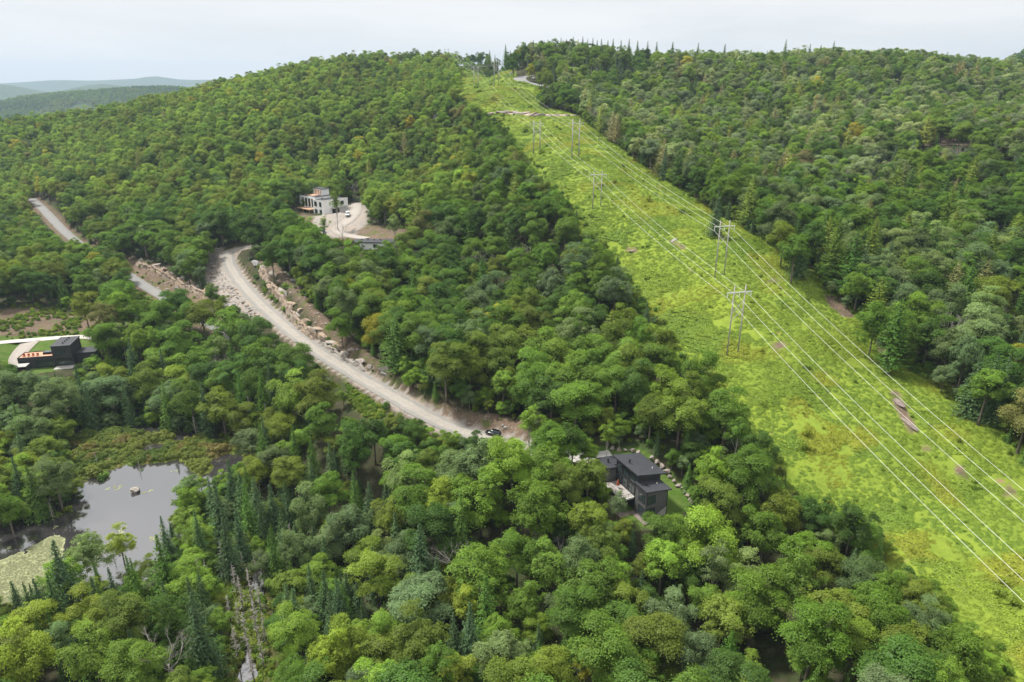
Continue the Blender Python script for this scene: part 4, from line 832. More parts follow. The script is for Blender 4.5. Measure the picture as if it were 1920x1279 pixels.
def crown_spruce(seed, h=13.0, R=2.1, wh=42, drop=.34, irr=.25, base=.05, top=.92, q0=.17, q1=.30):
    """cone of drooping boughs, each carrying overlapping flat sprays"""
    r = np.random.default_rng(seed); C = []; N = []; S = []
    for i in range(wh):
        t = (i/(wh-1))**.9; z = h*(base + (1-base-.02)*t); L0 = R*(1-t)**top + .10; nb = int(6 + 7*(1-t)); a0 = r.uniform(0, 6.3)
        for k in range(nb):
            a = a0 + 6.283*k/nb + r.normal()*.22; L = L0*r.uniform(1-irr, 1+irr*.7); n = max(3, int(L/.19)); s = np.linspace(.10, 1, n)
            d = np.array([math.cos(a), math.sin(a), 0]); side = np.array([-d[1], d[0], 0])
            c = d*(s*L)[:, None] + np.array([0, 0, 1])*(z - drop*L*s + .22*L*s**3)[:, None] + r.normal(size=(n, 3))*.05 + side*(r.normal(size=(n, 1))*.17*L**.5*(1.1-s[:, None]*.7))
            C.append(c); N.append(unit(np.array([0, 0, .8]) + d*.8 + r.normal(size=(n, 3))*.34)); S.append(r.uniform(q0, q1, n)*(1.15-.45*s)*(.55+.45*min(1, L/1.2)))
    C = np.vstack(C); V, F = leaf_faces(C, np.vstack(N), np.concatenate(S), r, .55)
    return V, F, np.repeat(np.clip(r.normal(1, .16, len(C)), .5, 1.5), 4)
def dead_mb(seed, h, spread, n):
    r = random.Random(seed); b = MB(); t = MB()
    t.tube([(0, 0, -.6), (r.uniform(-.1, .1), r.uniform(-.1, .1), h*.5), (r.uniform(-.3, .3), r.uniform(-.3, .3), h)], [.2, .13, .03], 7)
    for i in range(n):
        z = h*r.uniform(.22, .97); a = r.uniform(0, 6.3); L = spread*(1.05 - z/h)*r.uniform(.5, 1.1) + .3; up = r.uniform(-.25, .5)
        p0 = Vector((0, 0, z)); d = Vector((math.cos(a), math.sin(a), up)); p1 = p0 + d*L*.5; p2 = p0 + d*L + Vector((0, 0, -.12*L))
        b.tube([p0, p1, p2], [.055, .035, .012], 4, False)
        for q in range(2):
            e = Vector((math.cos(a+r.uniform(-1, 1)), math.sin(a+r.uniform(-1, 1)), r.uniform(-.2, .5))); b.tube([p1, p1 + e*L*.4], [.025, .01], 3, False)
    return t, b
def bare_mb(seed, h, R):
    r = random.Random(seed); t = MB(); b = MB(); t.tube([(0, 0, -.8), (.1, 0, h*.3), (0, .1, h*.5)], [.24, .2, .15], 7)
    def grow_(p, d, L, rad, lev):
        q = p + d*L*.5 + Vector((r.uniform(-.1, .1), r.uniform(-.1, .1), 0))*L; e = p + d*L; b.tube([p, q, e], [rad, rad*.75, rad*.45], 4, False)
        if lev < 3:
            for _ in range(3 if lev < 2 else 4):
                grow_(q.lerp(e, r.random()), (d + Vector((r.gauss(0, .55), r.gauss(0, .55), r.gauss(.1, .3)))).normalized(), L*r.uniform(.5, .72), rad*.5, lev+1)
    for i in range(6):
        a = i*1.05 + r.uniform(-.3, .3); grow_(Vector((0, 0, h*r.uniform(.3, .5))), Vector((math.cos(a)*.6, math.sin(a)*.6, .9)).normalized(), h*.38, .1, 0)
    return t, b
GN_TREE = Coll('forest_source'); KIND = {}     # kind -> list of (crown mesh, trunk mesh, joined pick number, height, radius)
def reg(kind, cm, tm, joined, h, R): KIND.setdefault(kind, []).append((cm, tm, GN_TREE.add(joined), h, R))
def mk(name, mb, mat, sm=True): return mesh_np(name, mb.v, mb.f, [mat], sm)
def add_broad(kind, seed, h, R, trunkmat, r0=.24, **kw):
    V, F, lf, lobes, zc = crown_broadleaf(seed, h, R, **kw); tb = trunk_mb(seed, h, zc, lobes, r0, 7 if kind == 'birch_tree' else 6)
    reg(kind, leaf_mesh('crown', V, F, lf, M['leaf']), mk('trunk', tb, trunkmat), leaf_mesh('tree', V, F, lf, M['leaf'], (tb.v, tb.f, trunkmat)), h, R)
for i in range(10): add_broad('broadleaf_tree', 100+i, (16, 17, 15, 16.5, 18, 15.5, 17, 14, 16, 17)[i], (4.2, 3.8, 4.5, 4.1, 4.2, 3.6, 4.6, 4.2, 3.9, 4.3)[i], M['bark'], n_lobe=(12, 10, 14, 9, 13, 11, 15, 8, 12, 10)[i], base=(.22, .26, .2, .28, .24, .3, .24, .16, .3, .2)[i], clumps=(13, 15, 12, 15, 13, 13, 12, 17, 12, 15)[i] + (3 if i % 2 else 0), puff=i % 2 == 1)
for i in range(3): add_broad('birch_tree', 200+i, 18.0, 3.1, M['pale_bark'], .19, n_lobe=9, per=70, base=.42, clumps=11)
for i in range(5):
    h, R = ((13, 2.6), (14, 2.9), (11, 2.4), (15, 2.8), (12, 2.9))[i]; V, F, lf = crown_spruce(300+i, h, R); tb = MB().tube([(0, 0, -.7), (0, 0, h*.86)], [.2, .03], 6)
    reg('spruce_tree', leaf_mesh('crown', V, F, lf, M['needle']), mk('trunk', tb, M['bark']), leaf_mesh('tree', V, F, lf, M['needle'], (tb.v, tb.f, M['bark'])), h, R)
for i in range(3):
    h, R = ((17, 3.6), (18, 4.0), (15, 3.4))[i]; V, F, lf = crown_spruce(400+i, h, R, 34, .14, .45, .12, .66); tb = MB().tube([(0, 0, -.7), (0, 0, h*.93)], [.28, .04], 6)
    reg('cedar_tree', leaf_mesh('crown', V, F, lf, M['needle']), mk('trunk', tb, M['bark']), leaf_mesh('tree', V, F, lf, M['needle'], (tb.v, tb.f, M['bark'])), h, R)
for i in range(4):
    h = (10, 12, 9, 13)[i]; t, b = dead_mb(500+i, h, 1.7, 46)
    reg('dead_spruce', mk('branches', b, M['dead'], False), mk('trunk', t, M['dead']), mk('snag', MB().add(t.v, t.f).add(b.v, b.f), M['dead']), h, 1.4)
for i in range(3):
    t, b = bare_mb(600+i, 13, 3.6); reg('bare_tree', mk('branches', b, M['dead'], False), mk('trunk', t, M['dead']), mk('snag', MB().add(t.v, t.f).add(b.v, b.f), M['dead']), 13, 3.4)

PAL = {'mid green': (.128, .222, .026), 'dark green': (.080, .154, .024), 'bright green': (.190, .298, .036), 'yellow green': (.225, .292, .034), 'pale green': (.210, .285, .095), 'grey green': (.140, .205, .074), 'olive': (.155, .212, .028), 'golden': (.29, .30, .030), 'bluish green': (.068, .118, .042), 'brownish green': (.175, .19, .055)}
NAMES = list(PAL)
# ------------------------------------------------------------------ where trees may stand
REJ = ['clear', 'road', 'bank', 'verge', 'house', 'pondfree', 'marsh', 'swamp', 'lefthouse', 'leftdirt', 'road2a', 'road2b', 'cut2', 'cut2b', 'white', 'roadtop', 'rock3']
FARLIM = {'house': 139, 'lefthouse': 242, 'white': 402, 'roadtop': 560, 'rock3': 420}
def crown_points(x, y, z, h, R):
    return [(x, z+h*.97), (x-R*.8, z+h*.64), (x+R*.8, z+h*.64), (x-R*.55, z+h*.86), (x+R*.55, z+h*.86), (x, z+h*.4), (x-R*.6, z+h*.42), (x+R*.6, z+h*.42), (x, z+1)]
def blocked(x, y, z, h, R, skip=()):
    bad = np.zeros(np.shape(x), bool); pts = [proj(a, y, b) for a, b in crown_points(x, y, z, h, R)]
    for k in REJ:
        if k in skip: continue
        lim = FARLIM.get(k, 1e9); c = np.zeros(np.shape(x), int)
        for u, v, _ in pts: c += inside(PX[k], u, v)
        bad |= (c >= (1 if k not in ('bank', 'marsh', 'swamp', 'leftdirt', 'verge', 'cut2', 'cut2b') else 3)) & (y < lim)
    return bad
def nobase(x, y):
    b = np.zeros(np.shape(x), bool)
    for k in ('clear', 'bank', 'lawn', 'yard', 'pond', 'marsh', 'swamp', 'whiteyard', 'leftdirt', 'cut2'):
        p = WP[k][:, :2]; b |= inside(p, x, y)
    for k, (c, w) in RD.items(): b |= seg_dist(c[::3], x, y)[0] < w/2 + 1.6
    for cx, cy, r in ((33.5, 143.5, 10), (-170, 240, 13), (-110, 403, 13), (-66, 322, 10)): b |= np.hypot(x-cx, y-cy) < r
    return b
T = []                                       # x, y, z, kind, variant, scale, squash, colour, tint
GRID = {}
def near_ok(x, y, R, f):
    i, j = int(x//10), int(y//10)
    for a in (i-1, i, i+1):
        for b in (j-1, j, j+1):
            for (px, py, pr) in GRID.get((a, b), ()):
                if (px-x)**2 + (py-y)**2 < (f*(pr+R))**2: return False
    return True
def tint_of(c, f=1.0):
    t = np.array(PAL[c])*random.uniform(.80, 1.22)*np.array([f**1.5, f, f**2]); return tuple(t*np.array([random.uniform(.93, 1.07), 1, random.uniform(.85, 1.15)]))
def add_tree(x, y, kind, R, col, h=None, hand=False, f=1.0):
    vi = random.randrange(len(KIND[kind])); _, _, _, h0, R0 = KIND[kind][vi]
    s = R/R0; sh = (h/h0) if h else s*random.uniform(.9, 1.1)
    sh = min(max(sh, s*.72), s*1.5); T.append((x, y, float(gz(x, y)) - .15, kind, vi, s, sh, col, tint_of(col, f), hand)); GRID.setdefault((int(x//10), int(y//10)), []).append((x, y, R))
def place_crown(u, v, rpx, h, frac=.66):     # ground spot of a tree whose crown middle is seen at u,v
    p = hit([(u, v)], h*frac)[0]; d = proj(*p)[2]; return p[0], p[1], rpx*float(d)/FOC
BL = [(753,905,34,'pale green'),(705,1080,42,'yellow green'),(757,1094,30,'olive'),(873,1111,34,'yellow green'),(932,1173,37,'mid green'),(983,1115,34,'mid green'),(1052,1132,30,'grey green'),(1086,1053,40,'grey green'),(969,1036,38,'mid green'),(1010,960,54,'mid green'),(1096,974,37,'olive'),(960,885,42,'bright green'),(1024,885,40,'bright green'),(1068,905,32,'olive'),(832,943,35,'yellow green'),(660,994,40,'grey green'),(715,1008,24,'pale green'),(849,1252,38,'yellow green'),(1028,1258,46,'yellow green'),(719,1169,36,'bright green'),(777,1210,48,'olive'),(653,1200,40,'olive'),(942,1235,50,'grey green'),(1072,1159,44,'mid green'),(1100,1204,24,'golden'),(1151,1217,28,'golden'),(1137,1183,22,'yellow green'),(1175,1121,36,'olive'),(1155,1060,30,'bright green'),(1240,1060,42,'bright green'),(1244,994,34,'mid green'),(1258,1166,40,'grey green'),(1056,1105,26,'pale green'),
 (1335,878,33,'bright green'),(1325,1022,56,'bright green'),(1290,1010,40,'mid green'),(1400,1097,40,'pale green'),(1479,1104,48,'mid green'),(1434,1005,40,'mid green'),(1527,950,28,'dark green'),(1599,977,34,'dark green'),(1462,960,36,'olive'),(1548,1046,36,'olive'),(1620,1073,36,'grey green'),(1671,1080,32,'mid green'),(1726,1092,28,'olive'),(1627,1132,40,'mid green'),(1742,1146,34,'grey green'),(1520,1224,58,'mid green'),(1599,1204,45,'bright green'),(1692,1228,52,'olive'),(1800,1234,52,'mid green'),(1410,1252,36,'olive'),(1300,1235,44,'grey green'),(1200,1240,40,'mid green'),
 (165,1149,38,'yellow green'),(247,1163,44,'olive'),(312,1159,40,'dark green'),(175,1228,44,'bright green'),(240,1262,48,'bright green'),(51,1235,50,'yellow green'),(117,1073,33,'bright green'),(220,1000,24,'yellow green'),(168,1032,34,'pale green'),(560,1183,40,'bright green'),(618,1217,42,'yellow green'),(552,1032,32,'grey green'),(357,930,26,'mid green'),(535,891,28,'yellow green'),(583,960,34,'pale green'),(625,1011,34,'grey green'),(614,919,30,'mid green'),(103,902,34,'grey green'),(10,950,30,'mid green'),(540,1255,36,'mid green'),(330,1262,34,'olive'),(100,1180,30,'grey green'),
 (994,541,36,'dark green'),(915,555,42,'grey green'),(846,534,42,'mid green'),(1080,596,38,'bright green'),(1084,641,38,'pale green'),(881,696,32,'olive'),(998,620,30,'olive'),(888,641,30,'grey green'),(809,648,30,'grey green'),(943,716,26,'bright green'),(1139,706,25,'bright green'),(1170,596,24,'olive'),(1091,510,36,'grey green'),(829,579,36,'dark green'),(695,562,30,'bright green'),(774,593,32,'mid green'),(740,610,30,'bright green'),(640,560,30,'mid green'),(1000,770,20,'pale green'),(1245,660,34,'olive'),(1200,640,30,'mid green'),(1250,735,36,'bright green'),(1310,720,38,'mid green'),(1360,790,38,'mid green'),(1420,850,34,'dark green'),
 (778,789,20,'dark green'),(846,812,19,'mid green'),(893,822,21,'dark green'),(700,815,30,'dark green'),(665,850,34,'dark green'),
 (360,450,30,'olive'),(330,460,26,'mid green'),(470,435,30,'dark green'),(560,455,34,'mid green'),(530,420,28,'mid green'),(600,470,30,'mid green'),(60,500,28,'yellow green'),(120,480,30,'bright green'),(30,525,22,'yellow green'),(190,510,32,'mid green'),(203,502,22,'dark green'),(160,585,24,'yellow green'),(232,592,26,'mid green'),(300,608,28,'mid green'),(380,600,32,'olive'),(430,620,34,'mid green'),(200,640,30,'mid green'),(260,650,28,'bright green'),(340,660,36,'mid green'),(352,596,22,'mid green'),(480,640,36,'dark green'),(560,690,34,'mid green'),(600,760,38,'olive'),(285,735,34,'olive'),(210,740,40,'grey green'),(360,760,30,'mid green'),(110,760,36,'grey green'),(30,740,34,'grey green'),
 (1610,535,24,'bright green'),(1755,510,32,'pale green'),(1490,480,30,'mid green'),(1470,450,26,'yellow green'),(1720,470,34,'grey green'),(1640,610,30,'mid green'),(1720,600,34,'bright green'),(1850,735,36,'mid green'),(1860,560,34,'olive'),(1690,640,30,'mid green'),(1780,650,30,'grey green'),(1890,480,30,'pale green'),(690,486,19,'mid green'),(722,482,18,'dark green'),(754,478,18,'mid green'),(660,472,17,'bright green'),(625,468,17,'mid green'),(596,442,16,'mid green'),(575,425,15,'bright green'),(1160,918,12,'grey green'),(1166,966,19,'olive'),(1124,936,20,'olive'),(1135,985,24,'grey green'),(820,842,22,'mid green'),(872,850,22,'dark green'),(930,856,24,'bright green'),(972,862,26,'bright green'),(740,822,24,'mid green'),(800,858,24,'olive'),(1250,1005,22,'bright green'),(1620,375,26,'bright green'),(1560,400,24,'grey green'),(1650,250,18,'mid green')]
for u, v, r, c in BL:
    h = 15.5; x, y, R = place_crown(u, v, r, h); R = min(max(R, 2.2), 6.8); add_tree(x, y, 'broadleaf_tree', R, c, max(9.5, min(20, R*3.7)), True)
SPRUCES = [(293,1005,110),(98,1012,85),(170,1084,50),(21,1094,50),(43,1094,60),(62,1087,60),(86,1073,70),(425,854,60),(458,871,55),(446,878,60),(474,895,70),(504,902,60),(528,860,50),(456,909,90),(401,905,100),(525,957,100),(577,1053,60),(534,1087,70),(547,1094,90),(604,1060,70),(628,1066,80),(640,1083,70),(566,898,40),(388,888,60),(302,1087,60),(357,1111,100),(65,1159,50),(161,1176,40),(786,977,80),(740,960,50),(818,1039,70),(788,1046,70),(769,1111,40),(911,1066,90),(880,1114,90),(849,1142,75),(863,922,90),(1011,1204,40),(1060,1190,50),(1201,1176,60),(767,1231,40),(647,1060,60),(1844,658,80),(1874,661,80),(1896,665,110),(1509,421,70),(502,675,50),(523,689,50),(31,806,50),(47,868,60),(20,850,60),(350,1080,70),(235,1040,60),(240,1180,60),(130,1190,50),(1640,430,60),(1350,350,50),(485,690,60),(445,700,60),(700,1230,50),(415,960,70),(440,950,60),(605,1000,60),(668,1090,50),(300,965,60),(690,900,55),(1010,1170,45)]
for u, v, hp in SPRUCES:
    h = 12.0
    for _ in range(2):
        p = hit([(u, v)], h*.99)[0]; d = float(proj(*p)[2]); h = min(max(hp*1.75*d/FOC/.85, 8.0), 20)
    if inside(PX['pondfree'], np.array([proj(*p[:2], float(gz(p[0],p[1])))[0]]), np.array([proj(*p[:2], float(gz(p[0],p[1])))[1]]))[0]: continue
    add_tree(p[0], p[1], 'spruce_tree', h*random.uniform(.19, .235), random.choice(['bluish green', 'bluish green', 'bluish green', 'dark green']), h, True)
for u, v, hp in [(1693,558,100),(1645,407,130),(1576,410,140),(1790,345,120),(1610,430,90),(1740,400,100),(1375,1180,90),(905,480,70),(880,390,70),(1870,420,100),(1500,400,60),(1830,480,80),(430,640,60),(1690,300,60),(1810,330,110)]:
    h = 15.0
    for _ in range(2):
        p = hit([(u, v)], h*.99)[0]; d = float(proj(*p)[2]); h = min(max(hp*1.5*d/FOC/.9, 12), 25)
    add_tree(p[0], p[1], 'cedar_tree', h*.23, random.choice(['olive', 'dark green', 'dark green']), h, True, f=.78)
for u, v, h in [(468,770,11),(387,770,9),(365,800,8),(530,800,9),(180,860,5),(440,1090,10),(452,1120,11),(470,1110,12),(486,1125,10),(478,1165,11),(430,1150,9),(460,1190,11),(495,1180,9),(442,1210,10),(468,1230,9),(490,1225,10),(455,1060,7),(480,1070,8),(415,1040,8),(425,1020,9),(490,1060,9),(560,1250,7),(447,1160,8),(473,1255,9),(210,1030,6),(345,960,5),(262,880,5),(150,900,4),(96,960,6),(500,780,9),(545,1010,9),(388,1085,10),(372,1070,9)]:
    p = hit([(u, v)], h*.5)[0]; add_tree(p[0], p[1], 'dead_spruce', 1.2*h/10, 'olive', h, True)
for u, v, r in [(860,1050,30),(1040,1020,22),(1145,1080,26),(310,1225,34),(1320,245,14),(1680,180,12),(985,470,14),(900,500,20),(1600,345,26),(1770,620,24),(1860,250,18),(1610,200,12),(640,420,10),(1440,900,14),(410,690,20),(1270,130,10),(1770,185,14)]:
    x, y, R = place_crown(u, v, r, 13, .7); add_tree(x, y, 'bare_tree', min(max(R, 2), 4.2), 'olive', min(16, max(8, R*3.6)), True)
for u, v, r in [(630,388,12),(606,408,10),(1640,150,12),(1355,165,12),(1700,180,14),(965,112,12),(1075,118,12),(60,340,18),(290,640,22),(1140,790,14),(1080,640,20),(1345,330,18),(740,430,16)]:
    x, y, R = place_crown(u, v, r, 17, .72); add_tree(x, y, 'birch_tree', min(max(R, 2.2), 3.6), random.choice(['pale green', 'bright green', 'mid green']), None, True)
for i, u in enumerate(range(868, 960, 4)):      # the wood that closes the strip beyond its crest
    for d in (640, 662, 685):
        p = P(u + random.uniform(-4, 4), 125, d + random.uniform(-12, 12)); add_tree(p[0], p[1], 'broadleaf_tree' if random.random() < .85 else 'spruce_tree', random.uniform(3.2, 4.6), random.choice(('mid green', 'bright green', 'olive', 'dark green')), random.uniform(11, 14) + i*.34)
# the rest of the wood
n = 52000
cx = R3.uniform(-780, 820, n); cy = R3.uniform(45, 830, n); cz = gz(cx, cy)
u0, v0, d0 = proj(cx, cy, cz); u1, v1, _ = proj(cx, cy, cz+16)
ok = (u0 > -260) & (u0 < 2180) & (v1 < 1400) & ~nobase(cx, cy)
cx, cy, cz, u0, v0, v1, d0 = (q[ok] for q in (cx, cy, cz, u0, v0, v1, d0))
rad = np.where(R3.random(len(cx)) < .78, R3.uniform(3.6, 5.6, len(cx)), R3.uniform(2.2, 3.6, len(cx)))
rad *= np.where((u0 < 900) & (v0 < 430), .92, np.where((u0 < 760) & (v0 > 830), .9, np.where(d0 < 400, 1.18, 1.06)))
order = np.argsort(-rad + R3.random(len(cx))*1.2)
stand = vnoise(cx, cy, 38, 51); stand2 = vnoise(cx, cy, 85, 52); hgt = R3.uniform(.9, 1.12, len(cx)); kindr = R3.random(len(cx)); colr = R3.random(len(cx)); skyl = R3.random(len(cx))
swampy = inside([(-100,780),(330,700),(480,830),(640,860),(760,1000),(800,1279),(700,1400),(-100,1400)], u0, v0)
rightw = (u0 > 1060 + (v0-200)*.95) & (v0 < 1000)
lefth = (u0 < 900) & (v0 < 430)
kind = np.full(len(cx), 'broadleaf_tree', dtype=object)
kind[swampy & (kindr < .5)] = 'spruce_tree'; kind[~swampy & ~rightw & ~lefth & (kindr < .07)] = 'spruce_tree'
kind[rightw & (kindr < .13)] = 'spruce_tree'; kind[rightw & (kindr > .13) & (kindr < .24)] = 'cedar_tree'; kind[rightw & (kindr > .94)] = 'birch_tree'; kind[rightw & (kindr > .24) & (kindr < .27)] = 'bare_tree'
kind[lefth & (kindr < .02)] = 'cedar_tree'; kind[lefth & (kindr > .985)] = 'bare_tree'; kind[~swampy & ~rightw & ~lefth & (kindr > .95)] = 'birch_tree'; kind[~swampy & ~rightw & ~lefth & (kindr > .07) & (kindr < .10)] = 'cedar_tree'
ridge = (u0 > 1030) & (u0 < 1260) & (v0 < 165); kind[ridge & (kindr < .5)] = 'spruce_tree'
rad = np.where(kind == 'spruce_tree', rad*.64, np.where(kind == 'bare_tree', 3.0, np.where(kind == 'birch_tree', np.minimum(rad, 3.3), rad)))
hh = np.where(kind == 'spruce_tree', rad*4.3, np.where(kind == 'cedar_tree', rad*4.3, np.where(kind == 'birch_tree', rad*5.4, np.minimum(rad*3.6, 15+rad*.55))))*hgt
hh = np.where(swampy & (kind == 'broadleaf_tree'), hh*.72, hh); hh = np.where(swampy & (kind == 'spruce_tree'), hh*1.25, hh); hh = np.clip(hh, 6, 19.5)
bl = blocked(cx, cy, cz, hh, rad)
def pick_col(i):
    s = stand[i]*.55 + colr[i]*.45
    if kind[i] == 'spruce_tree': return ('bluish green', 'bluish green', 'dark green')[min(2, int(colr[i]*3))]
    if kind[i] == 'cedar_tree': return ('olive', 'dark green', 'olive', 'brownish green')[min(3, int(colr[i]*4))]
    if kind[i] == 'birch_tree': return ('pale green', 'mid green', 'bright green')[min(2, int(colr[i]*3))]
    if lefth[i]: t = ('mid green', 'dark green', 'olive', 'mid green', 'bright green', 'mid green', 'bright green', 'yellow green'); q = .988
    elif rightw[i]: t = ('dark green', 'mid green', 'mid green', 'grey green', 'dark green', 'pale green', 'mid green', 'bright green'); q = .992
    elif swampy[i]: t = ('mid green', 'olive', 'yellow green', 'bright green', 'grey green', 'olive', 'bright green', 'yellow green'); q = .98
    else: t = ('dark green', 'mid green', 'grey green', 'dark green', 'mid green', 'olive', 'mid green', 'bright green'); q = .99
    if skyl[i] > q: return 'golden'
    if skyl[i] < .006: return 'brownish green'
    return t[min(7, int(s*8))]
for i in order:
    if bl[i]: continue
    f = .545 if kind[i] != 'spruce_tree' else .66
    if not near_ok(cx[i], cy[i], rad[i], f): continue
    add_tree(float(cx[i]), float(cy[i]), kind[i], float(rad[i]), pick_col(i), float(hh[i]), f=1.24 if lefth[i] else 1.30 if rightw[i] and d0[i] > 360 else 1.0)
# a second, lower storey that closes the edges
n = 70000
ex = R3.uniform(-330, 430, n); ey = R3.uniform(55, 560, n); ez = gz(ex, ey); uu, vv, dd = proj(ex, ey, ez)
edge = np.full(n, 99.0)
for k in ('clear', 'bank', 'road2b', 'lawn', 'pond', 'marsh', 'yard', 'swamp'): edge = np.minimum(edge, seg_dist(WP[k], ex, ey, True)[0])
ok = (uu > -100) & (uu < 2020) & (vv < 1380) & ~nobase(ex, ey) & ((edge < 16) | (R3.random(n) < .12)); er = R3.uniform(1.5, 3.0, n); eh = er*R3.uniform(2.3, 3.3, n)
ok &= ~blocked(ex, ey, ez, eh, er)
for i in np.where(ok)[0]:
    if near_ok(ex[i], ey[i], er[i], .43):
        sp = R3.random() < .18
        add_tree(float(ex[i]), float(ey[i]), 'spruce_tree' if sp else 'broadleaf_tree', float(er[i])*(.75 if sp else 1), random.choice(['mid green', 'dark green', 'olive', 'bright green', 'grey green'] if not sp else ['bluish green', 'dark green']), float(eh[i])*(1.25 if sp else 1))
# skyline pines
for u, v, hp in [(1565,78,24),(1475,74,12),(1052,72,16),(1075,70,16),(1093,70,16),(1112,72,16),(1128,74,14),(1150,74,14),(1180,74,14),(1215,78,12),(1035,74,14),(1000,76,12),(1540,86,10),(1660,92,10),(1700,100,12),(1720,104,12),(1520,84,9),(1062,74,14),(1084,75,12),(1102,74,14),(1120,76,12),(1140,77,12),(1165,76,12),(1196,78,12),(1232,80,12),(1262,80,12),(1020,79,12),(985,80,12),(948,84,12),(1310,82,10),(1360,84,10)]:
    best = None
    for d in range(430, 600, 6):             # the spot on the ridge where a tree of natural height just reaches this tip
        q = P(u, v-2, d); h = q[2] - float(gz(q[0], q[1])) + .15
        if best is None or abs(h-19.5) < abs(best[2]-19.5): best = (q[0], q[1], h)
    add_tree(best[0], best[1], 'spruce_tree', min(max(best[2], 10), 27)*random.uniform(.18, .23), random.choice(('dark green', 'bluish green')), min(max(best[2], 10), 27))

# ------------------------------------------------------------------ which trees show largest: a coarse painter's count
TW, TH_ = 640, 426
zb = np.full((TH_, TW), -1, np.int32); seen = np.zeros(len(T), int)
arr = np.array([(t[0], t[1], t[2], KIND[t[3]][t[4]][3]*t[6], KIND[t[3]][t[4]][4]*t[5]) for t in T])
uc, vc, dc = proj(arr[:,0], arr[:,1], arr[:,2]+arr[:,3]*.62); rx = arr[:,4]*.85*FOC/dc/3; ry = arr[:,3]*.36*FOC/dc/3
for i in np.argsort(dc):
    a, b, p_, q_ = uc[i]/3, vc[i]/3, max(rx[i], .5), max(ry[i], .5)
    x0, x1, y0, y1 = int(max(a-p_, 0)), int(min(a+p_+1, TW)), int(max(b-q_, 0)), int(min(b+q_+1, TH_))
    if x0 >= x1 or y0 >= y1: continue
    yy, xx = np.mgrid[y0:y1, x0:x1]; m = (((xx+.5-a)/p_)**2 + ((yy+.5-b)/q_)**2 < 1) & (zb[y0:y1, x0:x1] < 0)
    zb[y0:y1, x0:x1][m] = i; seen[i] = m.sum()
LIMIT = {'broadleaf_tree': 300, 'spruce_tree': 170, 'cedar_tree': 60, 'birch_tree': 40, 'dead_spruce': 60, 'bare_tree': 40}
MINPX = {'dead_spruce': 0}
single = set()
for k, lim in LIMIT.items():
    ids = [i for i in range(len(T)) if T[i][3] == k and seen[i] > (4 if k not in ('dead_spruce',) else 0) and 0 < uc[i] < 1920 and 0 < vc[i] < 1279]
    ids.sort(key=lambda i: -seen[i]); single.update(ids[:lim])
LAND = [('the charcoal house', 1195, 915), ('the boulder in the pond', 254, 922), ('the black car', 930, 817), ('the nearest pole frame', 1380, 600), ('the forest edge pole frame', 1348, 470), ('the white unfinished house', 605, 385), ('the low garage', 715, 452), ('the cedar terrace house', 105, 665), ('the gravel road bend', 435, 475), ('the pale ledge', 1000, 215), ('the lone short pole frame', 1115, 355), ('the pink rock slab', 1690, 765), ('the lily covered water', 50, 1085), ('the flooded dead trees', 460, 1160), ('the lower right corner', 1920, 1279), ('the lower left corner', 0, 1279), ('the bottom edge middle', 960, 1279), ('the right edge middle', 1920, 600), ('the side road cutting', 320, 525), ('the paved bend', 985, 150), ('the pink hill outcrop', 1775, 266), ('the stone lawn wall', 1290, 930)]
SPN = {'broadleaf_tree': ('leafy tree', 'tree'), 'spruce_tree': ('pointed spruce', 'conifer'), 'cedar_tree': ('broad shaggy conifer', 'conifer'), 'birch_tree': ('slender pale trunked tree', 'tree'), 'dead_spruce': ('dead standing trunk', 'dead tree'), 'bare_tree': ('leafless branching tree', 'dead tree')}
GRP = {'broadleaf_tree': 'leafy trees of the wood', 'spruce_tree': 'spruces of the wood', 'cedar_tree': 'shaggy conifers of the wood', 'birch_tree': 'pale trunked trees of the wood', 'dead_spruce': 'dead trunks of the swamp', 'bare_tree': 'leafless trees of the wood'}
groups = {}
for i in single:
    j = min(range(len(LAND)), key=lambda q: math.hypot(LAND[q][1]-uc[i], LAND[q][2]-vc[i])); dx, dy = uc[i]-LAND[j][1], vc[i]-LAND[j][2]
    side = ('right of' if dx > 0 else 'left of') if abs(dx) > abs(dy) else ('below' if dy > 0 else 'above')
    groups.setdefault((T[i][3], T[i][7] if T[i][3] not in ('dead_spruce', 'bare_tree') else 'grey', j, side), []).append((math.hypot(dx, dy), i))
LABEL = {}
OR2 = ['nearest'] + [o + ' nearest' for o in ORD[1:]]
for (k, c, j, side), lst in groups.items():
    lst.sort()
    for q, (_, i) in enumerate(lst):
        LABEL[i] = f'{c} {SPN[k][0]} {side} {LAND[j][0]}' + (', ' + (OR2[q] if q < 20 else 'farthest') if len(lst) > 1 else '')
rest = {}
for i, (x, y, z, kind_, vi, s, sh_, col, tint, hand) in enumerate(T):
    cm, tm, pk, h0, R0 = KIND[kind_][vi]; rz = random.uniform(0, 6.283)
    if i in single:
        e = empty(kind_, (x, y, z), rz, LABEL[i], SPN[kind_][1], GRP[kind_]); e.scale = (s, s, sh_)
        t_ = bpy.data.objects.new('trunk', tm); link(t_, e)
        c_ = bpy.data.objects.new('branches' if kind_ in ('dead_spruce', 'bare_tree') else 'crown', cm); c_['tint'] = [float(q) for q in tint]; link(c_, e)
    else: rest.setdefault('far_conifer_wood' if kind_ in ('spruce_tree', 'cedar_tree') else 'far_leafy_wood', []).append((x, y, z, rz, s, sh_, tint, pk))
for nm, L_ in rest.items():
    o = scatter(nm, [q[:3] for q in L_], [q[3] for q in L_], np.array([(q[4], q[4], q[5]) for q in L_]), [q[6] for q in L_], [q[7] for q in L_], GN_TREE.c)
    tag(o, 'dense mixed wood covering the far slopes' if 'leafy' in nm else 'dark conifers scattered through the far wood', 'wood')
print('TREES', len(T), 'single', len(single), {k: sum(T[i][3] == k for i in single) for k in LIMIT})

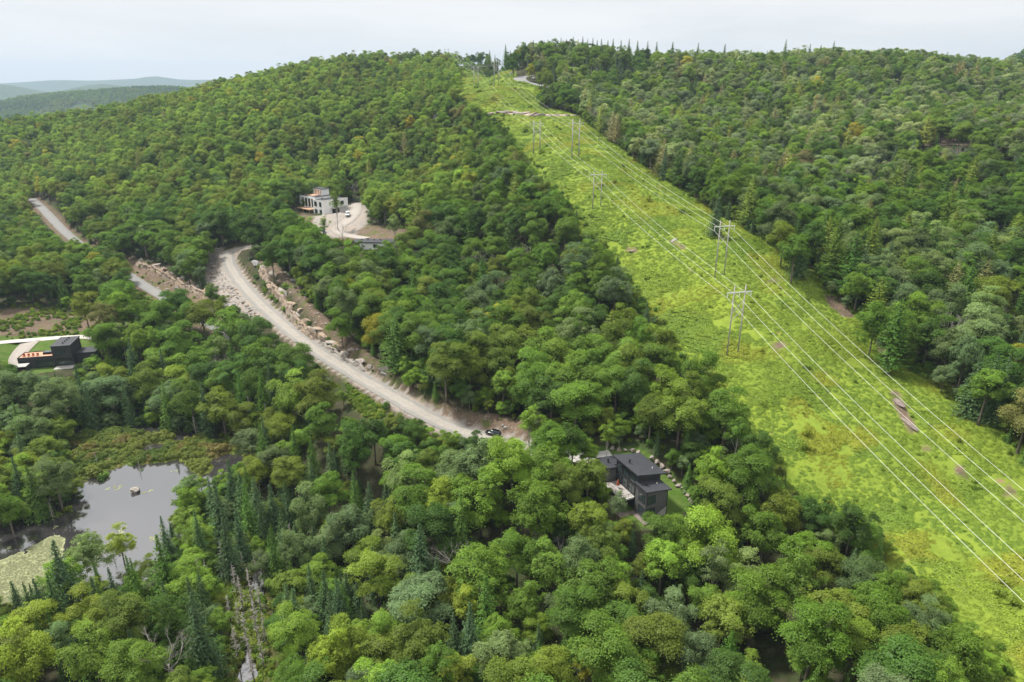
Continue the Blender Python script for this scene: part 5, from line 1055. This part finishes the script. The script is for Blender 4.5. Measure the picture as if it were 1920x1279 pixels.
# ------------------------------------------------------------------ low plants
LOW = Coll('low_source'); PADS = Coll('pad_source'); FARC = Coll('hill_source')
def low_clump(seed, R, H, n, s0, s1):
    r = np.random.default_rng(seed); a = r.uniform(0, 6.28, n); q = R*np.sqrt(r.random(n)); C = np.stack([q*np.cos(a), q*np.sin(a), H*(1-(q/R)**2)*r.uniform(.35, 1, n)], 1)
    N = unit(np.stack([np.cos(a)*q/R*.8, np.sin(a)*q/R*.8, np.ones(n)], 1) + r.normal(size=(n, 3))*.26); V, F = leaf_faces(C, N, r.uniform(s0, s1, n), r)
    return leaf_mesh('low_plant', V, F, np.repeat(np.clip(r.normal(1, .15, n), .6, 1.4), 4), M['cover'])
for i in range(4): LOW.add(low_clump(700+i, 1.0, .42, 110, .10, .20))
def shrub_mesh(seed):
    r = np.random.default_rng(seed); C = []; N = []
    for k in range(9):
        d = unit(r.normal(size=3)); c = np.array([d[0]*.6, d[1]*.6, .75+d[2]*.4]); e = unit(r.normal(size=(46, 3))); C.append(c+e*r.uniform(.3, .55)); N.append(unit(e+np.array([0, 0, .5])+r.normal(size=e.shape)*.4))
    C = np.vstack(C); V, F = leaf_faces(C, np.vstack(N), r.uniform(.09, .18, len(C)), r); return leaf_mesh('shrub', V, F, np.repeat(np.clip(r.normal(1, .16, len(C)), .6, 1.4), 4), M['leaf'])
for i in range(4): LOW.add(shrub_mesh(720+i))
def noise_tint(x, y, a, b, c, sc, seed):
    f = smooth(.25, .75, vnoise(x, y, sc, seed)*.6 + vnoise(x, y, sc*.3, seed+1)*.4)[:, None]; g = smooth(.62, .8, vnoise(x, y, sc*.45, seed+2))[:, None]
    t = np.array(a)*(1-f) + np.array(b)*f; t = t*(1-g) + np.array(c)*g; return t*R3.uniform(.85, 1.15, (len(x), 1))
def fill(poly, n, extra=None, pad_=0.0):
    p = np.asarray(poly)[:, :2]; x = R3.uniform(p[:,0].min()-pad_, p[:,0].max()+pad_, n); y = R3.uniform(p[:,1].min(), p[:,1].max(), n); m = inside(p, x, y)
    if pad_: m |= seg_dist(p, x, y, True)[0] < pad_
    if extra is not None: m &= extra(x, y)
    return x[m], y[m]
def in_view(x, y):
    u, v, _ = proj(x, y, gz(x, y)); return (u > -60) & (u < 1980) & (v < 1340)
x, y = fill(WP['clear'], 420000, in_view, 4.5)
d = np.hypot(x, y); keep = R3.random(len(x)) < np.clip((190/d)**1.1, .16, 1)*.8
keep &= (seg_dist(LEDGE, x, y)[0] > 2.2) & (seg_dist(RD['upper_road'][0], x, y)[0] > 4) & (vnoise(x, y, 8, 71)*.6 + vnoise(x, y, 3, 72)*.4 < .74)
for k in SOIL: keep &= ~inside(WP[k][:, :2], x, y)
x, y = x[keep], y[keep]; d = d[keep]
scl = R3.uniform(.45, 1.05, len(x))*np.clip((d/190)**.5, 1, 1.7)*(.7 + .8*smooth(.5, .8, vnoise(x, y, 9, 73)))
big = R3.random(len(x)) < .007; pk = R3.integers(0, 4, len(x)) + big*4
o = scatter('fern_cover', np.stack([x, y, gz(x, y)-.05], 1), R3.uniform(0, 6.28, len(x)), np.stack([scl, scl, scl*R3.uniform(.5, 1.2, len(x))], 1), noise_tint(x, y, (.214, .292, .032), (.168, .260, .031), (.256, .290, .031), 26, 74), pk, LOW.c)
tag(o, 'bright yellow green ferns and brambles covering the cleared strip', 'ground cover'); nfern = len(x)
# shrubs and saplings round the marsh, the swamp, road verges and wood edges
XS, YS, TS, SS = [], [], [], []
def shrubs(x, y, smin, smax, cols):
    cc = [PAL[c] for c in cols]; XS.extend(x); YS.extend(y); SS.extend(R3.uniform(smin, smax, len(x))); TS.extend([np.array(cc[int(R3.integers(len(cc)))])*R3.uniform(.85, 1.2) for _ in range(len(x))])
n = 40000; ex = R3.uniform(-330, 430, n); ey = R3.uniform(60, 520, n); edge = np.full(n, 99.0)
for k in ('clear', 'bank', 'road2b', 'lawn', 'pond', 'marsh', 'yard', 'swamp', 'leftdirt', 'whiteyard'): edge = np.minimum(edge, seg_dist(WP[k], ex, ey, True)[0])
ok = in_view(ex, ey) & ~nobase(ex, ey) & (edge < 11) & (R3.random(n) < .45); shrubs(ex[ok], ey[ok], .5, 1.5, ['mid green', 'dark green', 'olive', 'bright green'])
x, y = fill(WP['swamp'], 3200, lambda x, y: gz(x, y) > SWZ-.3); shrubs(x, y, .4, 1.2, ['olive', 'yellow green', 'mid green', 'brownish green'])
x, y = fill(WP['bank'], 1500, lambda x, y: (vnoise(x, y, 9, 81) > .55) & (seg_dist(RD['gravel_road'][0], x, y)[0] > 5.5)); shrubs(x, y, .3, .9, ['mid green', 'olive', 'brownish green'])
x, y = fill(WP['verge'], 1200); shrubs(x, y, .3, .8, ['olive', 'yellow green', 'mid green'])
x, y = fill(WP['cut2'], 260); shrubs(x, y, .4, 1.0, ['mid green', 'olive']); x, y = fill(WP['leftdirt'], 1700, lambda x, y: vnoise(x, y, 10, 83) > .42); shrubs(x, y, .4, 1.1, ['mid green', 'olive', 'yellow green'])
XS, YS, SS, TS = map(np.array, (XS, YS, SS, TS))
o = scatter('undergrowth', np.stack([XS, YS, gz(XS, YS)-.1], 1), R3.uniform(0, 6.28, len(XS)), SS, TS, R3.integers(4, 8, len(XS)), LOW.c); tag(o, 'low bushes and saplings along the edges of the wood', 'undergrowth')
x, y = fill(WP['marsh'], 12000, lambda x, y: gz(x, y) > WATER + .02); x2, y2 = fill(grow(WP['pond'], 5), 26000, lambda x, y: (gz(x, y) > WATER-.12) & (gz(x, y) < WATER+.9)); x = np.r_[x, x2]; y = np.r_[y, y2]
s = R3.uniform(.4, 1.3, len(x))*(.6+.9*vnoise(x, y, 5, 88)); mp_ = np.where(R3.random(len(x)) < .20, R3.integers(4, 8, len(x)), R3.integers(0, 4, len(x))); o = scatter('marsh_plants', np.stack([x, y, gz(x, y)-.02], 1), R3.uniform(0, 6.28, len(x)), s, noise_tint(x, y, (.20, .235, .045), (.11, .17, .03), (.23, .20, .06), 8, 85), mp_, LOW.c); tag(o, 'brown green sedge and low bushes on the marsh by the pond', 'marsh plants')
# lily pads and floating weed
def pad_mesh(seed):
    r = random.Random(seed); V = []; F = []
    for k in range(7):
        cx_, cy_, q = r.uniform(-.6, .6), r.uniform(-.6, .6), r.uniform(.14, .34); z = .012 + k*.004; n0 = len(V); m = 8
        for j in range(m): w = 6.283*j/m; rr = q*r.uniform(.85, 1.1); V.append((cx_+rr*math.cos(w), cy_+rr*math.sin(w), z))
        F.append(tuple(range(n0, n0+m)))
    me = mesh_np('pad', V, F, [M['cover']]); fattr(me, 'leaf', np.ones(len(V))); return me
for i in range(4): PADS.add(pad_mesh(i))
x, y = fill(WP['algae'], 26000, lambda x, y: vnoise(x, y, 5, 91)*.5+vnoise(x, y, 2, 92)*.5 < .74); x2, y2 = fill(WP['pond'], 2600, lambda x, y: vnoise(x, y, 6, 93)*.6+vnoise(x, y, 2.0, 94)*.4 > .72); x = np.r_[x, x2]; y = np.r_[y, y2]
m = gz(x, y) < WATER-.1; x, y = x[m], y[m]
o = scatter('lily_pads', np.stack([x, y, np.full(len(x), WATER)], 1), R3.uniform(0, 6.28, len(x)), np.stack([R3.uniform(.45, .95, len(x))]*2 + [np.ones(len(x))], 1), np.array([.34, .355, .19])*R3.uniform(.75, 1.2, (len(x), 1)), R3.integers(0, 4, len(x)), PADS.c); tag(o, 'pale green lily pads and weed floating on the pond', 'lily pads')
# stone rubble below the road bend and along the edges
RUB = Coll('rubble_source')
for i in range(5): RUB.add(rock_mesh('stone', M[('rock', 'rockgrey', 'rockpink', 'rock', 'rockorange')[i]], 40+i, 2))
x, y = fill(WP['rubble'], 6500, lambda x, y: seg_dist(RD['gravel_road'][0], x, y)[0] > 4.4); dgr2 = seg_dist(RD['gravel_road'][0], XX.ravel(), YY.ravel())[0]
x2, y2 = fill(WP['bank'], 5000, lambda x, y: seg_dist(RD['gravel_road'][0], x, y)[0] > 4.6); x3, y3 = fill(grow(WP['cut2'], 2), 900); x4, y4 = fill(WP['swamp'], 0)
s = np.r_[R3.gamma(2.0, .17, len(x))+.12, R3.gamma(1.6, .12, len(x2))+.07, R3.gamma(2, .2, len(x3))+.1]; x = np.r_[x, x2, x3]; y = np.r_[y, y2, y3]
o = scatter('rubble', np.stack([x, y, gz(x, y)], 1), R3.uniform(0, 6.28, len(x)), np.stack([s*1.2, s, s*.75], 1), np.ones((len(x), 3)), R3.integers(0, 5, len(x)), RUB.c); tag(o, 'loose broken stone on the slopes beside the gravel road', 'rubble')
# fallen trunks in the swamp
for i, (u, v, L_, a) in enumerate([(470,1205,9,.35),(492,1200,6,.2),(455,1225,7,.5),(448,1170,6,1.6),(478,1250,7,.1)]):
    p = hit([(u, v)])[0]; e = MB().tube([(-L_/2, 0, .15), (0, .1, .28), (L_/2, 0, .2)], [.2, .16, .06], 7).build('fallen_log', M['dead'], None, True); e.location = p; e.rotation_euler = (0, .04, a)
    tag(e, f'grey fallen trunk lying in the swamp water, {ORD[i]} longest' if i else 'grey fallen trunk in the swamp water, the longest one', 'log', 'fallen trunks in the swamp')
# woods on the hills far behind
def far_crown(seed):
    r = np.random.default_rng(seed); e = unit(r.normal(size=(90, 3))); e[:, 2] = np.abs(e[:, 2]); C = e*np.array([4.2, 4.2, 7])*r.uniform(.75, 1.05, (90, 1))+np.array([0, 0, 5]); V, F = leaf_faces(C, unit(e+r.normal(size=e.shape)*.4+np.array([0, 0, .3])), r.uniform(.9, 1.7, 90), r)
    return leaf_mesh('far_tree', V, F, np.repeat(np.clip(r.normal(1, .15, 90), .6, 1.4), 4), M['leaf'])
for i in range(3): FARC.add(far_crown(800+i))
n = 150000; a = R3.uniform(-.80, .80, n); dd = 850 + 3000*R3.random(n)**.7; x = dd*np.tan(a)*.93; y = dd; z = gz(x, y); u, v, _ = proj(x, y, z+10)
m = (((u > -700) & (u < 430) & (v > 140) & (v < 330)) | ((u > 1780) & (u < 1990) & (v < 180))) & (vnoise(x, y, 160, 95)*.6+vnoise(x, y, 50, 96)*.4 < .66); x, y, z = x[m], y[m], z[m]
o = scatter('far_hill_wood', np.stack([x, y, z], 1), R3.uniform(0, 6.28, len(x)), R3.uniform(.8, 1.4, len(x)), noise_tint(x, y, PAL['mid green'], PAL['dark green'], PAL['olive'], 200, 97), R3.integers(0, 3, len(x)), FARC.c); tag(o, 'hazy wood on the distant hills', 'wood')
print('FERN', nfern, 'SHRUB', len(XS), 'FAR', len(x))

# ------------------------------------------------------------------ the air
hz = MB().box(-8500, 8500, -700, 10200, float(ZZ.min())-2, 420); m, nt_ = new_mat('thin_haze'); pv = nn(nt_, 'ShaderNodeVolumePrincipled'); pv.inputs['Color'].default_value = (.50, .62, .80, 1); pv.inputs['Density'].default_value = 0.9e-4; pv.inputs['Anisotropy'].default_value = .2
oo = nn(nt_, 'ShaderNodeOutputMaterial'); nt_.links.new(pv.outputs[0], oo.inputs['Volume']); o = hz.build('haze', m); tag(o, 'thin pale haze between the hills', 'haze', kind='stuff')
